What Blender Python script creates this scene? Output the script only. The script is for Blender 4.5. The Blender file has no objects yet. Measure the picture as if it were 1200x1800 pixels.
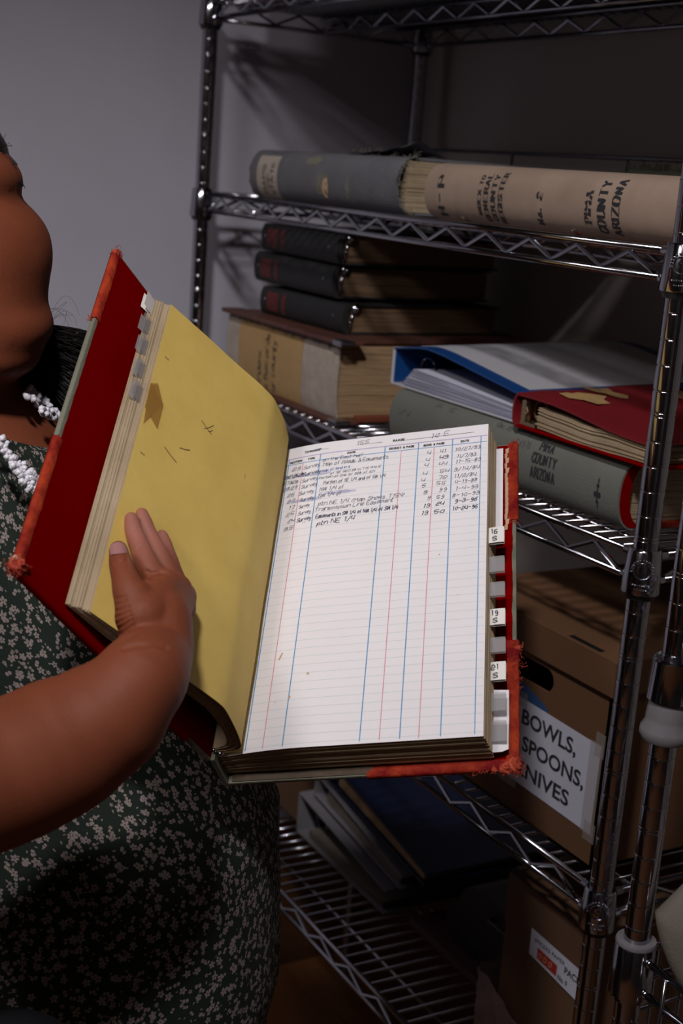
import bpy, bmesh, math, random
import numpy as np
from mathutils import Vector, Matrix, noise
random.seed(7)
S = 0.0254                 # inches to metres; all shapes below are laid out in inches
FZ = 60.0                  # second shelf stands 60 in above the floor
SC = bpy.context.scene

# ------------------------------------------------------------------ camera
RW = np.array([[0.4818329, 0.87319863, 0.07322029],
               [-0.24275808, 0.05273004, 0.9686527],
               [0.8419653, -0.48450356, 0.23738309]])
CP = np.array([86.359, -37.321, 3.408])
FPX = 2432.398
cam = bpy.data.objects.new('camera', bpy.data.cameras.new('camera'))
SC.collection.objects.link(cam)
mw = Matrix.Identity(4)
for r_ in range(3):
    for c_ in range(3):
        mw[c_][r_] = RW[r_][c_]
mw.translation = Vector((CP[0] * S, CP[1] * S, (CP[2] + FZ) * S))
cam.matrix_world = mw
cam.data.sensor_fit = 'VERTICAL'
cam.data.sensor_height = 36
cam.data.lens = FPX / 1800 * 36
cam.data.clip_start = 0.02
cam.data.dof.use_dof = True
cam.data.dof.focus_distance = 50.0 * S
cam.data.dof.aperture_fstop = 7.0
SC.camera = cam

# ------------------------------------------------------------------ world, light, exposure
w = bpy.data.worlds.new('world'); SC.world = w; w.use_nodes = True
w.node_tree.nodes['Background'].inputs[0].default_value = (0.5, 0.52, 0.6, 1)
w.node_tree.nodes['Background'].inputs[1].default_value = 0.02
SC.view_settings.view_transform = 'Standard'
SC.view_settings.look = 'None'
SC.view_settings.exposure = 0.0
SC.view_settings.gamma = 1.0
SC.view_settings.use_curve_mapping = False
LAMP = (87.0, -51.0, 63.0)
AIM = (33.0, -14.0, -4.0)
ld = bpy.data.lights.new('ceiling_spotlight', 'SPOT'); ld.shadow_soft_size = 4.0 * S
ld.spot_size = math.radians(51); ld.spot_blend = 1.0
ld.energy = 132; ld.color = (1.0, 0.955, 0.955)
lo = bpy.data.objects.new('ceiling_spotlight', ld); SC.collection.objects.link(lo)
lo.location = (LAMP[0] * S, LAMP[1] * S, (LAMP[2] + FZ) * S)
lo.rotation_euler = Vector([a - b for a, b in zip(AIM, LAMP)]).to_track_quat('-Z', 'Y').to_euler()

FILL_POS = (78.0, -98.0, 64.2)      # added fill light, out of view, put in to lift the dark shadows
l2 = bpy.data.lights.new('added_fill_light', 'AREA'); l2.shape = 'SQUARE'; l2.size = 22 * S; l2.energy = 27; l2.color = (1.0, .93, .90)
lp = bpy.data.objects.new('added_fill_light', l2); SC.collection.objects.link(lp); lp.location = (FILL_POS[0] * S, FILL_POS[1] * S, (FILL_POS[2] - .35 + FZ) * S)

# ------------------------------------------------------------------ helpers
def ray(u, v): return RW.T @ np.array([(u - 600) / FPX, -(v - 900) / FPX, -1.])
def dp(u, v, d): return CP + d * ray(u, v)
def onpl(u, v, n, P):
    d = ray(u, v); return CP + (n @ (P - CP)) / (n @ d) * d
def proj(P):
    q = RW @ (np.asarray(P, float) - CP); return 600 + FPX * q[0] / -q[2], 900 - FPX * q[1] / -q[2]

class MB:
    def __init__(s): s.v = []; s.f = []; s.uv = []; s.mi = []
    def add(s, vs, fs, uvs=None, mi=0):
        b = len(s.v); s.v += [tuple(map(float, p)) for p in vs]
        for i, f in enumerate(fs):
            s.f.append([b + k for k in f]); s.uv.append(uvs[i] if uvs else None); s.mi.append(mi)
        return s
    def box(s, x0, x1, y0, y1, z0, z1, mi=0):
        v = [(x, y, z) for z in (z0, z1) for y in (y0, y1) for x in (x0, x1)]
        return s.add(v, [(0, 2, 3, 1), (4, 5, 7, 6), (0, 1, 5, 4), (2, 6, 7, 3), (0, 4, 6, 2), (1, 3, 7, 5)], mi=mi)
    def hexa(s, p, mi=0):      # 8 points: bottom quad then top quad
        return s.add(p, [(3, 2, 1, 0), (4, 5, 6, 7), (0, 1, 5, 4), (1, 2, 6, 5), (2, 3, 7, 6), (3, 0, 4, 7)], mi=mi)
    def tube(s, pts, r, n=8, cap=True, mi=0):
        pts = [Vector(p) for p in pts]; m = len(pts)
        rs = r if hasattr(r, '__len__') else [r] * m
        vs = []; prev = None
        for i, p in enumerate(pts):
            t = (pts[min(i + 1, m - 1)] - pts[max(i - 1, 0)])
            t = t.normalized() if t.length > 1e-9 else Vector((0, 0, 1))
            if prev is None:
                a = Vector((0, 0, 1)) if abs(t.z) < .9 else Vector((1, 0, 0))
                prev = t.cross(a).normalized()
            x = (prev - t * prev.dot(t)).normalized(); y = t.cross(x); prev = x
            for k in range(n):
                a = 2 * math.pi * k / n
                vs.append(p + (x * math.cos(a) + y * math.sin(a)) * rs[i])
        fs = []
        for i in range(m - 1):
            for k in range(n):
                k2 = (k + 1) % n
                fs.append((i * n + k, i * n + k2, (i + 1) * n + k2, (i + 1) * n + k))
        if cap:
            fs.append(tuple(range(n - 1, -1, -1))); fs.append(tuple((m - 1) * n + k for k in range(n)))
        return s.add(vs, fs, mi=mi)
    def surf(s, fn, us, vs_, flip=False, mi=0, uvf=None):
        V = []; n = len(vs_)
        for u in us:
            for v in vs_: V.append(fn(u, v))
        F = []; U = []
        for i in range(len(us) - 1):
            for j in range(n - 1):
                q = [(i, j), (i + 1, j), (i + 1, j + 1), (i, j + 1)]
                if flip: q = q[::-1]
                F.append(tuple(a * n + b for a, b in q))
                U.append([(uvf(us[a], vs_[b]) if uvf else (us[a], vs_[b])) for a, b in q])
        return s.add(V, F, U, mi=mi)
    def prism(s, poly, fn, a, b, mi=0, steps=1):   # extrude closed 2-D polygon from a to b, fn(p, q, t) -> xyz
        n = len(poly); V = []
        ts = [a + (b - a) * i / steps for i in range(steps + 1)]
        for t in ts: V += [fn(p, q, t) for p, q in poly]
        F = [tuple(range(n - 1, -1, -1)), tuple(steps * n + k for k in range(n))]
        for i in range(steps):
            for k in range(n):
                F.append((i * n + k, i * n + (k + 1) % n, (i + 1) * n + (k + 1) % n, (i + 1) * n + k))
        return s.add(V, F, mi=mi)
    def sphere(s, c, r, n=10, m=6, sc=(1, 1, 1), mi=0):
        V = []
        for i in range(m + 1):
            a = math.pi * i / m
            for k in range(n):
                b = 2 * math.pi * k / n
                V.append((c[0] + sc[0] * r * math.sin(a) * math.cos(b), c[1] + sc[1] * r * math.sin(a) * math.sin(b), c[2] + sc[2] * r * math.cos(a)))
        F = [(i * n + k, (i + 1) * n + k, (i + 1) * n + (k + 1) % n, i * n + (k + 1) % n) for i in range(m) for k in range(n)]
        return s.add(V, F, mi=mi)
    def lathe(s, prof, c=(0, 0), n=20, mi=0):     # (r, z) rings about a vertical axis
        V = [(c[0] + r * math.cos(2 * math.pi * k / n), c[1] + r * math.sin(2 * math.pi * k / n), z) for r, z in prof for k in range(n)]
        F = [(i * n + k, i * n + (k + 1) % n, (i + 1) * n + (k + 1) % n, (i + 1) * n + k) for i in range(len(prof) - 1) for k in range(n)]
        return s.add(V, F, mi=mi)
    def build(s, name, mat, parent=None, smooth=False, org=None, bevel=0, weld=False, auto=None):
        me = bpy.data.meshes.new(name)
        o3 = np.array(org if org is not None else (0, 0, 0), float)
        me.from_pydata([((p[0] - o3[0]) * S, (p[1] - o3[1]) * S, (p[2] - o3[2]) * S) for p in s.v], [], s.f)
        mats = mat if isinstance(mat, (list, tuple)) else [mat]
        for m in mats: me.materials.append(m)
        uv = me.uv_layers.new(name='UVMap')
        if any(u is not None for u in s.uv):
            for p, u in zip(me.polygons, s.uv):
                if u is not None:
                    for li, q in zip(p.loop_indices, u): uv.data[li].uv = q
        for p, m_ in zip(me.polygons, s.mi): p.material_index = m_
        me.validate(); me.update()
        bm = bmesh.new(); bm.from_mesh(me)
        if weld: bmesh.ops.remove_doubles(bm, verts=bm.verts, dist=1e-5)
        if weld != 'keep': bmesh.ops.recalc_face_normals(bm, faces=bm.faces)
        if bevel:
            bmesh.ops.remove_doubles(bm, verts=bm.verts, dist=1e-5)
            ed = [e for e in bm.edges if len(e.link_faces) == 2 and e.calc_face_angle(0) > .6]
            bmesh.ops.bevel(bm, geom=ed, offset=bevel * S, segments=2, affect='EDGES', profile=.6)
        bm.to_mesh(me); bm.free()
        if smooth:
            me.shade_smooth()
            if auto: me.set_sharp_from_angle(angle=auto)
        ob = bpy.data.objects.new(name, me); SC.collection.objects.link(ob)
        if parent: ob.parent = parent
        if any(k_ in name for k_ in ('lettering', 'writing', 'thread', 'rules', 'printed_', 'pencil', 'flecks', 'smudge', 'label_marks', 'torn_leather', 'torn_cover', 'emblem', 'torn_lining')): ob['kind'] = 'stuff'
        return ob

def tag(o, label=None, cat=None, group=None, kind=None):
    if label: o['label'] = label
    if cat: o['category'] = cat
    if group: o['group'] = group
    if kind: o['kind'] = kind
    return o
def thing(name, label, cat, loc=(0, 0, 0), rz=0, group=None):
    o = bpy.data.objects.new(name, None); SC.collection.objects.link(o)
    o.empty_display_size = .05
    o.location = (loc[0] * S, loc[1] * S, (loc[2] + FZ) * S); o.rotation_euler = (0, 0, rz)
    return tag(o, label, cat, group)
def put(o, loc):
    o.location = (loc[0] * S, loc[1] * S, (loc[2] + FZ) * S); return o
def kids(o): return [c for c in bpy.data.objects if c.parent == o]
def dup(o, parent=None):
    c = o.copy(); SC.collection.objects.link(c); c.parent = parent
    for k in kids(o): dup(k, c)
    return c

# ------------------------------------------------------------------ materials
def mat(name, c1, c2=None, rough=.6, metal=0, scale=8, bump=0, bscale=60, stretch=(1, 1, 1), detail=4, spec=None, trans=0, contrast=1, coat=0, sss=0, alpha=1):
    m = bpy.data.materials.new(name); m.use_nodes = True; nt = m.node_tree; N = nt.nodes; L = nt.links
    b = N['Principled BSDF']; b.inputs['Roughness'].default_value = rough; b.inputs['Metallic'].default_value = metal
    b.inputs['Base Color'].default_value = (*c1, 1)
    if spec is not None: b.inputs['Specular IOR Level'].default_value = spec
    if trans: b.inputs['Transmission Weight'].default_value = trans
    if coat: b.inputs['Coat Weight'].default_value = coat
    if sss:
        b.inputs['Subsurface Weight'].default_value = sss; b.inputs['Subsurface Radius'].default_value = (.006, .002, .001)
    if alpha < 1: b.inputs['Alpha'].default_value = alpha
    tc = N.new('ShaderNodeTexCoord'); mp = N.new('ShaderNodeMapping'); mp.inputs['Scale'].default_value = stretch
    L.new(tc.outputs['Object'], mp.inputs['Vector'])
    if c2 is not None:
        nz = N.new('ShaderNodeTexNoise'); nz.inputs['Scale'].default_value = scale; nz.inputs['Detail'].default_value = detail
        nz.inputs['Roughness'].default_value = .6
        L.new(mp.outputs['Vector'], nz.inputs['Vector'])
        cr = N.new('ShaderNodeValToRGB'); d = .22 / contrast
        cr.color_ramp.elements[0].position = .5 - d; cr.color_ramp.elements[1].position = .5 + d
        cr.color_ramp.elements[0].color = (*c1, 1); cr.color_ramp.elements[1].color = (*c2, 1)
        L.new(nz.outputs['Fac'], cr.inputs['Fac']); L.new(cr.outputs['Color'], b.inputs['Base Color'])
    if bump:
        n2 = N.new('ShaderNodeTexNoise'); n2.inputs['Scale'].default_value = bscale; n2.inputs['Detail'].default_value = 5
        L.new(mp.outputs['Vector'], n2.inputs['Vector'])
        bp = N.new('ShaderNodeBump'); bp.inputs['Strength'].default_value = bump; bp.inputs['Distance'].default_value = .002
        L.new(n2.outputs['Fac'], bp.inputs['Height']); L.new(bp.outputs['Normal'], b.inputs['Normal'])
    return m

M = {}
M['wall'] = mat('painted_plaster', (.575, .56, .655), (.52, .505, .59), .75, scale=3, bump=.55, bscale=9)
M['wallback'] = mat('painted_plaster_back', (.58, .53, .49), (.54, .49, .46), .8, scale=3, bump=.3, bscale=9)
M['wall_dark'] = mat('dark_panelled_wall', (.07, .06, .06), (.05, .045, .045), .8, scale=2)
M['floor'] = mat('stained_wood_floor', (.13, .05, .018), (.22, .09, .035), .45, scale=4, stretch=(1, 9, 1), bump=.2, bscale=30)
M['chrome'] = mat('chrome', (.42, .42, .47), None, .12, 1)
M['chrome_dull'] = mat('aged_chrome', (.42, .42, .46), (.3, .3, .33), .27, 1, scale=40)
M['black_plastic'] = mat('black_plastic', (.012, .012, .013), None, .4)
M['clear_plastic'] = mat('milky_plastic', (.30, .29, .31), (.22, .21, .23), .35, scale=20, trans=.25)
M['paper'] = mat('ledger_paper', (.86, .835, .88), (.82, .80, .835), .8, scale=14, bump=.08, bscale=120)
M['yellow'] = mat('yellow_divider', (.74, .53, .14), (.66, .46, .11), .75, scale=22, bump=.12, bscale=150, detail=8)
M['edge'] = mat('page_edges', (.31, .225, .135), (.48, .375, .25), .9, scale=30, stretch=(.4, .4, .4), detail=6, bump=.3, bscale=220)
M['edge_dark'] = mat('aged_page_edges', (.30, .19, .10), (.42, .28, .15), .9, scale=60, stretch=(.3, .3, 6), bump=.5, bscale=120)
M['red'] = mat('red_paper_lining', (.20, .0002, .0008), (.175, .0001, .0005), .95, scale=10, spec=.0)
M['red_leather'] = mat('worn_red_leather', (.17, .004, .006), (.40, .045, .014), .75, spec=.15, scale=38, bump=.9, bscale=160, detail=10, contrast=1.6)
M['red_vinyl'] = mat('dark_red_vinyl', (.20, .008, .014), (.15, .006, .01), .5, scale=12)
M['cloth'] = mat('grey_green_cloth', (.15, .15, .108), (.20, .20, .15), .85, scale=10, bump=.4, bscale=350, detail=8)
M['edge_brown'] = mat('brown_page_edges', (.15, .085, .045), (.22, .135, .075), .9, scale=60, stretch=(.3, .3, 6), bump=.5, bscale=120)
M['cloth_dirty'] = mat('grey_green_canvas', (.115, .12, .105), (.15, .158, .138), .85, scale=7, bump=.35, bscale=400, detail=10)
M['cream'] = mat('cream_canvas', (.35, .255, .20), (.265, .19, .14), .85, scale=11, bump=.3, bscale=1100, detail=6)
M['grey_cloth'] = mat('slate_grey_canvas', (.105, .105, .12), (.15, .15, .165), .85, scale=14, bump=.6, bscale=260, detail=10)
M['leather_brown'] = mat('dark_brown_leather', (.07, .024, .018), (.12, .045, .03), .55, scale=30, bump=.6, bscale=120)
M['rust'] = mat('red_brown_leather', (.20, .05, .02), (.13, .03, .013), .6, scale=20, bump=.5, bscale=100)
M['tan'] = mat('tan_paper_label', (.47, .30, .13), (.40, .25, .10), .8, scale=20, bump=.4, bscale=100)
M['white_tape'] = mat('worn_cloth_tape', (.48, .42, .37), (.36, .29, .23), .85, scale=30, bump=.5, bscale=200)
M['black'] = mat('black_cloth', (.010, .010, .011), (.016, .016, .018), .65, scale=20, bump=.3, bscale=300)
M['dim_red'] = mat('red_stamped_label', (.16, .02, .018), (.07, .012, .012), .7, scale=120)
M['cardboard'] = mat('brown_cardboard', (.145, .064, .026), (.12, .054, .021), .85, scale=9, bump=.15, bscale=200)
M['cardboard2'] = mat('brown_cardboard_dark', (.13, .064, .03), (.11, .053, .025), .85, scale=9, bump=.15, bscale=200)
M['white'] = mat('white_paper', (.62, .63, .74), None, .7)
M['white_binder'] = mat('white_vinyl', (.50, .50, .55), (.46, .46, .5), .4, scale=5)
M['shaded_binder'] = mat('shaded_white_vinyl', (.24, .23, .25), (.2, .19, .21), .5, scale=5)  # white vinyl with the bottom shelf's shade put into the colour
M['shaded_paper'] = mat('shaded_paper', (.20, .17, .14), (.15, .12, .1), .9, scale=30)  # binder paper, darkened likewise for the dim bottom shelf
M['blue'] = mat('blue_cover_sheet', (.005, .05, .20), None, .4)
M['navy'] = mat('navy_vinyl', (.008, .014, .045), None, .35)
M['black_vinyl'] = mat('black_vinyl', (.008, .008, .009), None, .5)
M['maroon'] = mat('maroon_folder', (.11, .035, .045), (.09, .03, .035), .7, scale=10)
M['ink'] = mat('black_ink', (.018, .017, .022), None, .8)
M['pen'] = mat('ball_pen_ink', (.045, .05, .09), None, .8)
M['pen_blue'] = mat('blue_pen_ink', (.10, .16, .42), None, .8)
M['smear'] = mat('erased_smudge', (.62, .63, .80), None, .8, alpha=.55)
M['lineblue'] = mat('blue_rule', (.10, .30, .56), None, .8)
M['linepink'] = mat('pink_rule', (.70, .26, .33), None, .8)
M['linepurple'] = mat('violet_rule', (.42, .33, .58), None, .8)
M['lineteal'] = mat('pale_teal_rule', (.52, .64, .68), None, .8)
M['tab'] = mat('clear_index_tab', (.42, .41, .42), None, .22, alpha=.6)
M['tabpaper'] = mat('paper_index_tab', (.86, .83, .80), None, .5)
M['tape'] = mat('amber_tape', (.42, .22, .05), (.36, .18, .04), .4, scale=30, alpha=.75)
M['clear_tape'] = mat('clear_tape', (.5, .45, .42), None, .25, alpha=.35)
M['skin'] = mat('skin', (.19, .048, .020), (.225, .060, .027), .62, scale=18, bump=.12, bscale=500, sss=.06, spec=.3)
M['skin_face'] = M['skin']
M['nail'] = mat('fingernail', (.36, .17, .165), None, .35)
M['hair'] = mat('black_hair', (.006, .005, .005), (.02, .016, .015), .35, scale=40, stretch=(1, 6, 1))
M['shell'] = mat('white_shell', (.80, .78, .86), None, .3)
M['foil'] = mat('dark_metal', (.25, .24, .22), None, .3, 1)
M['brass'] = mat('dull_brass', (.5, .4, .25), None, .35, 1)
M['shrink'] = mat('crumpled_clear_wrap', (.42, .34, .33), (.25, .18, .17), .2, scale=25, alpha=.55, bump=1, bscale=50)
M['canvas'] = mat('beige_canvas', (.19, .165, .14), (.16, .14, .115), .85, scale=8, bump=.3, bscale=300)
M['logo_blue'] = mat('blue_print', (.02, .08, .22), None, .7)
M['print_brown'] = mat('faint_brown_print', (.12, .06, .035), None, .8)
M['label_red'] = mat('red_label_print', (.45, .03, .02), None, .6)
M['orange_thread'] = mat('frayed_orange_thread', (.50, .075, .03), (.28, .02, .012), .8, scale=90)
M['torn'] = mat('torn_buff_paper', (.62, .40, .26), (.5, .3, .18), .9, scale=60)
M['darkbelt'] = mat('dark_bag_vinyl', (.006, .006, .009), None, .6)
M['shoe'] = mat('black_shoe', (.02, .02, .02), None, .5)
M['lamp'] = mat('lamp_glass', (1, 1, 1), None, .4)
_b = M['lamp'].node_tree.nodes['Principled BSDF']; _b.inputs['Emission Color'].default_value = (1, .95, .9, 1); _b.inputs['Emission Strength'].default_value = 2

def floral():
    m = bpy.data.materials.new('dark_green_floral_cloth'); m.use_nodes = True; nt = m.node_tree; N = nt.nodes; L = nt.links
    b = N['Principled BSDF']; b.inputs['Roughness'].default_value = .85
    uv = N.new('ShaderNodeUVMap'); uv.uv_map = 'UVMap'
    def mth(op, a, c=None, d=None):
        n = N.new('ShaderNodeMath'); n.operation = op
        for i, q in enumerate((a, c, d)):
            if q is None: continue
            if isinstance(q, (int, float)): n.inputs[i].default_value = q
            else: L.new(q, n.inputs[i])
        return n.outputs[0]
    def flower(scale, off, rad, petals, amp, seed=0.9, keepf=1.0):
        mp = N.new('ShaderNodeMapping'); mp.inputs['Location'].default_value = off; mp.inputs['Scale'].default_value = (scale, scale, 1)
        mp.inputs['Rotation'].default_value = (0, 0, off[0])
        L.new(uv.outputs[0], mp.inputs[0])
        vo = N.new('ShaderNodeTexVoronoi'); vo.voronoi_dimensions = '2D'; vo.inputs['Scale'].default_value = 1; vo.inputs['Randomness'].default_value = seed
        L.new(mp.outputs[0], vo.inputs['Vector'])
        sb = N.new('ShaderNodeVectorMath'); sb.operation = 'SUBTRACT'; L.new(mp.outputs[0], sb.inputs[0]); L.new(vo.outputs['Position'], sb.inputs[1])
        sx = N.new('ShaderNodeSeparateXYZ'); L.new(sb.outputs[0], sx.inputs[0])
        sc = N.new('ShaderNodeSeparateColor'); L.new(vo.outputs['Color'], sc.inputs[0])
        ang = mth('ADD', mth('ARCTAN2', sx.outputs[1], sx.outputs[0]), mth('MULTIPLY', sc.outputs[0], 6.283))
        r = mth('POWER', mth('ADD', mth('POWER', sx.outputs[0], 2), mth('POWER', sx.outputs[1], 2)), .5)
        pet = mth('ABSOLUTE', mth('COSINE', mth('MULTIPLY', ang, petals / 2)))
        edge = mth('MULTIPLY', mth('ADD', mth('MULTIPLY', mth('POWER', pet, .8), amp), 1 - amp), mth('ADD', mth('MULTIPLY', sc.outputs[1], rad * .35), rad * .75))
        keep = mth('LESS_THAN', sc.outputs[2], keepf); inn = mth('MULTIPLY', keep, mth('LESS_THAN', r, edge)); hole = mth('GREATER_THAN', r, rad * .16)
        return mth('MULTIPLY', inn, hole)
    a = flower(2.1, (0, 0, 0), .30, 5, .66, .75, .85)
    c = flower(3.0, (3.3, 1.7, 0), .24, 5, .75, .8, .38)
    d = flower(2.9, (7.1, 4.2, 0), .33, 2, .96, .8, .55)
    e = flower(4.6, (1.2, 8.8, 0), .22, 2, .93, .9, .35)
    tot = mth('MINIMUM', mth('ADD', mth('ADD', a, c), mth('ADD', d, e)), 1)
    mx = N.new('ShaderNodeMix'); mx.data_type = 'RGBA'
    L.new(tot, mx.inputs[0]); mx.inputs[6].default_value = (.006, .014, .008, 1); mx.inputs[7].default_value = (.27, .22, .205, 1)
    L.new(mx.outputs[2], b.inputs['Base Color'])
    return m
M['floral'] = floral()

# ------------------------------------------------------------------ stroke lettering
# points are digit pairs xy on a 0-6 x 0-8 grid; baseline y=2, x-height 6, capitals 8; '~' marks a rounded stroke
G = {
'A': '0238 3862;1444', 'B': '0208 08384746351505;~35566442210202' , 'C': '~5768482816042232526 4'.replace(' ', ''), 'D': '~0208386856423202',
'E': '58080252;0545', 'F': '58080 2;0545'.replace(' ', ''), 'G': '~576838180603122252646535', 'H': '0802;5852;0555', 'I': '0802', 'J': '~38323120021 3'.replace(' ', ''),
'K': '0802;5805;1552', 'L': '080252', 'M': '0208356862', 'N': '02085258', 'O': '~38180603124253656 74838'.replace(' ', ''), 'P': '0208;~083848575545350 5'.replace(' ', ''),
'Q': '~38180603124253656748 38;3461'.replace(' ', ''), 'R': '0208;~08385746350 5;3562'.replace(' ', ''), 'S': '~57483817062545534322 03'.replace(' ', ''), 'T': '0868;3832',
'U': '~08031232536368', 'V': '083268', 'W': '0812363 86268'.replace(' ', ''), 'X': '0862;6802', 'Y': '083568;3532', 'Z': '08680262',
'a': '~46261503123246;4652', 'b': '0802;~05264645423202', 'c': '~4626150312 3243'.replace(' ', ''), 'd': '~463615031232454 8;4852'.replace(' ', ''), 'e': '~0444462615031 23243'.replace(' ', ''),
'f': '~48382722;0535', 'g': '~46261504133346;~4641301002', 'h': '0802;~0526465552', 'i': '0602;0707', 'j': '~26211001;2727', 'k': '0802;4604;1452', 'l': '~08021 2'.replace(' ', ''),
'm': '0602;~05263532;~35566562', 'n': '0602;~0526465552', 'o': '~26150312324344462 6'.replace(' ', ''), 'p': '0600;~05264645433303', 'q': '~46261503133345;4640', 'r': '0602;~05163646',
's': '~453616051434433212 03'.replace(' ', ''), 't': '1812223 2;0636'.replace(' ', ''), 'u': '~0603123246;4642', 'v': '062246', 'w': '0612254256'.replace(' ', ''), 'x': '0642;4602', 'y': '0622;~46221000',
'z': '06460242', '0': '~27160413224345472 7'.replace(' ', ''), '1': '0628;2822'.replace('0628;2822', '1728 22'.replace(' ', '')), '2': '~061728474504 02;0242'.replace(' ', ''), '3': '~07283746250 5;~25444332120 3'.replace(' ', ''),
'4': '08044 4;4842'.replace(' ', ''), '5': '48080 5;~052535443 22203'.replace(' ', ''), '6': '~4817050312324 43515'.replace(' ', ''), '7': '084822', '8': '~28071625443322120 4253746372 8'.replace(' ', ''),
'9': '~46251628384644321 2'.replace(' ', ''), '.': '0203', ',': '1301', '-': '0545', '/': '0148', '&': '~524517283746140312325 5'.replace(' ', ''), '(': '~28160422', ')': '~08260402',
'"': '0807;2827', ' ': '', '\'': '0807', '$': '~4817253402;2821'}
G = {k_: v_.replace(' ', '') for k_, v_ in G.items()}
WID = {'I': 1.6, '.': 1.6, ',': 2, 'i': 1.6, 'l': 2, 'M': 8, 'W': 8, 'm': 8, 'w': 7, 'j': 3.5, '1': 4.3, ' ': 4, 'N': 7, 'O': 7.6, 'A': 7.6, 'T': 7.4, 'r': 5.4, 't': 4.6, '-': 5.5, '(': 4, ')': 4, '"': 4}
def cr(pts, k=4):
    out = []; n = len(pts)
    for i in range(n - 1):
        p0 = pts[max(i - 1, 0)]; p1 = pts[i]; p2 = pts[i + 1]; p3 = pts[min(i + 2, n - 1)]
        for j in range(k):
            t = j / k
            out.append(tuple(.5 * (2 * p1[a] + (p2[a] - p0[a]) * t + (2 * p0[a] - 5 * p1[a] + 4 * p2[a] - p3[a]) * t * t + (3 * p1[a] - p0[a] - 3 * p2[a] + p3[a]) * t ** 3) for a in (0, 1)))
    out.append(pts[-1]); return out
def strokes(text, slant=0, jit=0, serif=False):
    x = 0; res = []
    rnd = random.Random(text)
    for ch in text:
        g = G.get(ch, ''); jy = rnd.uniform(-jit, jit)
        for st in g.split(';'):
            if not st: continue
            sm = st[0] == '~'
            if sm: st = st[1:]
            p = [(int(st[i]), int(st[i + 1]) - 2) for i in range(0, len(st) - 1, 2)]
            if jit: p = [(a + rnd.uniform(-jit, jit) * .6, b + rnd.uniform(-jit, jit) * .5) for a, b in p]
            if len(p) > 1 and p[0] == p[1]: p[1] = (p[1][0] + .4, p[1][1])
            if (sm or jit) and len(p) > 2: p = cr(p)
            res.append([(x + a + (b * slant), b + jy) for a, b in p])
            if serif and not sm and ch not in '.,-/&':
                for q in (p[0], p[-1]):
                    if q[1] in (0, 6): res.append([(x + q[0] - .75, q[1]), (x + q[0] + .75, q[1])])
        x += (WID.get(ch, 6.4 if ch.isupper() else 5.6)) + (0.2 if jit else 2.0 if serif else .8)
    return res, max(x - .8, 1)
def write(mb, text, fn, x0, x1, base, h, wd, slant=0, jit=0, serif=False, contrast=1):
    """fn(a, b) -> xyz; text runs from a=x0 to x1 on baseline b=base, capitals h tall, wd = pen width"""
    res, wt = strokes(text, slant, jit, serif); sx = (x1 - x0) / wt; sy = h / 6
    for p in res:
        q = [(x0 + a * sx, base(a * sx + x0) if callable(base) else base, b * sy) for a, b in p]
        q = [(a, c + b) for a, c, b in q]
        q2 = [q[0]]
        for a, b in zip(q[:-1], q[1:]):
            m_ = max(1, int(math.hypot(b[0] - a[0], b[1] - a[1]) / (.22 * h)))
            q2 += [(a[0] + (b[0] - a[0]) * k_ / m_, a[1] + (b[1] - a[1]) * k_ / m_) for k_ in range(1, m_ + 1)]
        q = q2 if serif else q
        L = []; R = []
        for i in range(len(q)):
            a = q[max(i - 1, 0)]; b = q[min(i + 1, len(q) - 1)]
            dx, dy = b[0] - a[0], b[1] - a[1]; ln = math.hypot(dx, dy) or 1; dx /= ln; dy /= ln
            wv = wd * (1 if contrast == 1 else (.45 + .55 * abs(dy)) * contrast) / 2
            e = 0
            if i == 0: e = -.4 * wv
            if i == len(q) - 1: e = .4 * wv
            L.append(fn(q[i][0] + dx * e - dy * wv, q[i][1] + dy * e + dx * wv)); R.append(fn(q[i][0] + dx * e + dy * wv, q[i][1] + dy * e - dx * wv))
        V = L + R; n = len(L)
        mb.add(V, [(i, i + 1, n + i + 1, n + i) for i in range(n - 1)])
def font_mesh(mb, text, fn, x0, h, base, squeeze=1.0, bold=0.0, fitw=None):
    c = bpy.data.curves.new('t', 'FONT'); c.body = text; c.size = 1; c.resolution_u = 3; c.offset = bold
    o = bpy.data.objects.new('t', c); SC.collection.objects.link(o)
    dg = bpy.context.evaluated_depsgraph_get(); me = o.evaluated_get(dg).to_mesh()
    k = h / .73
    xs = [v.co.x for v in me.vertices]; mx = max(xs) if xs else 1
    kx = k * squeeze if fitw is None else fitw / mx
    V = [fn(x0 + v.co.x * kx, base + v.co.y * k) for v in me.vertices]
    mb.add(V, [tuple(p.vertices) for p in me.polygons])
    o.evaluated_get(dg).to_mesh_clear(); bpy.data.objects.remove(o); bpy.data.curves.remove(c)

# ------------------------------------------------------------------ room
def struct(name, mb, m, **k):
    o = mb.build(name, m, **k); o['kind'] = 'structure'; put(o, (0, 0, 0)); return o
struct('wall_left', MB().box(-7, -3.5, -112, 22, -60, 65), M['wall'])
struct('wall_back', MB().box(-3, 150, 18, 22, -60, 65), M['wallback'])
struct('wall_right', MB().box(150, 154, -112, 22, -60, 65), M['wall_dark'])
struct('wall_front', MB().box(-7, 154, -116, -112, -60, 65), M['wall_dark'])
struct('ceiling', MB().box(-7, 154, -116, 22, 65, 69), M['wall_dark'])
fl = struct('floor', MB().box(-7, 154, -116, 22, -64, -60.12), M['floor'])
k = 0; first = None
for r in range(17):
    y0 = -10 + r * 5.5 - 60; off = (r * 23) % 40
    for c in range(4):
        x0 = -3 + c * 40 - off
        x1 = min(x0 + 39.94, 150); x0 = max(x0, -3)
        if x1 - x0 < 4: continue
        b = MB().box(x0, x1, y0 + .04, min(y0 + 5.46, 18), -60.12, -60 - random.uniform(0, .03)).build('floorboard', M['floor'], fl)
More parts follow.
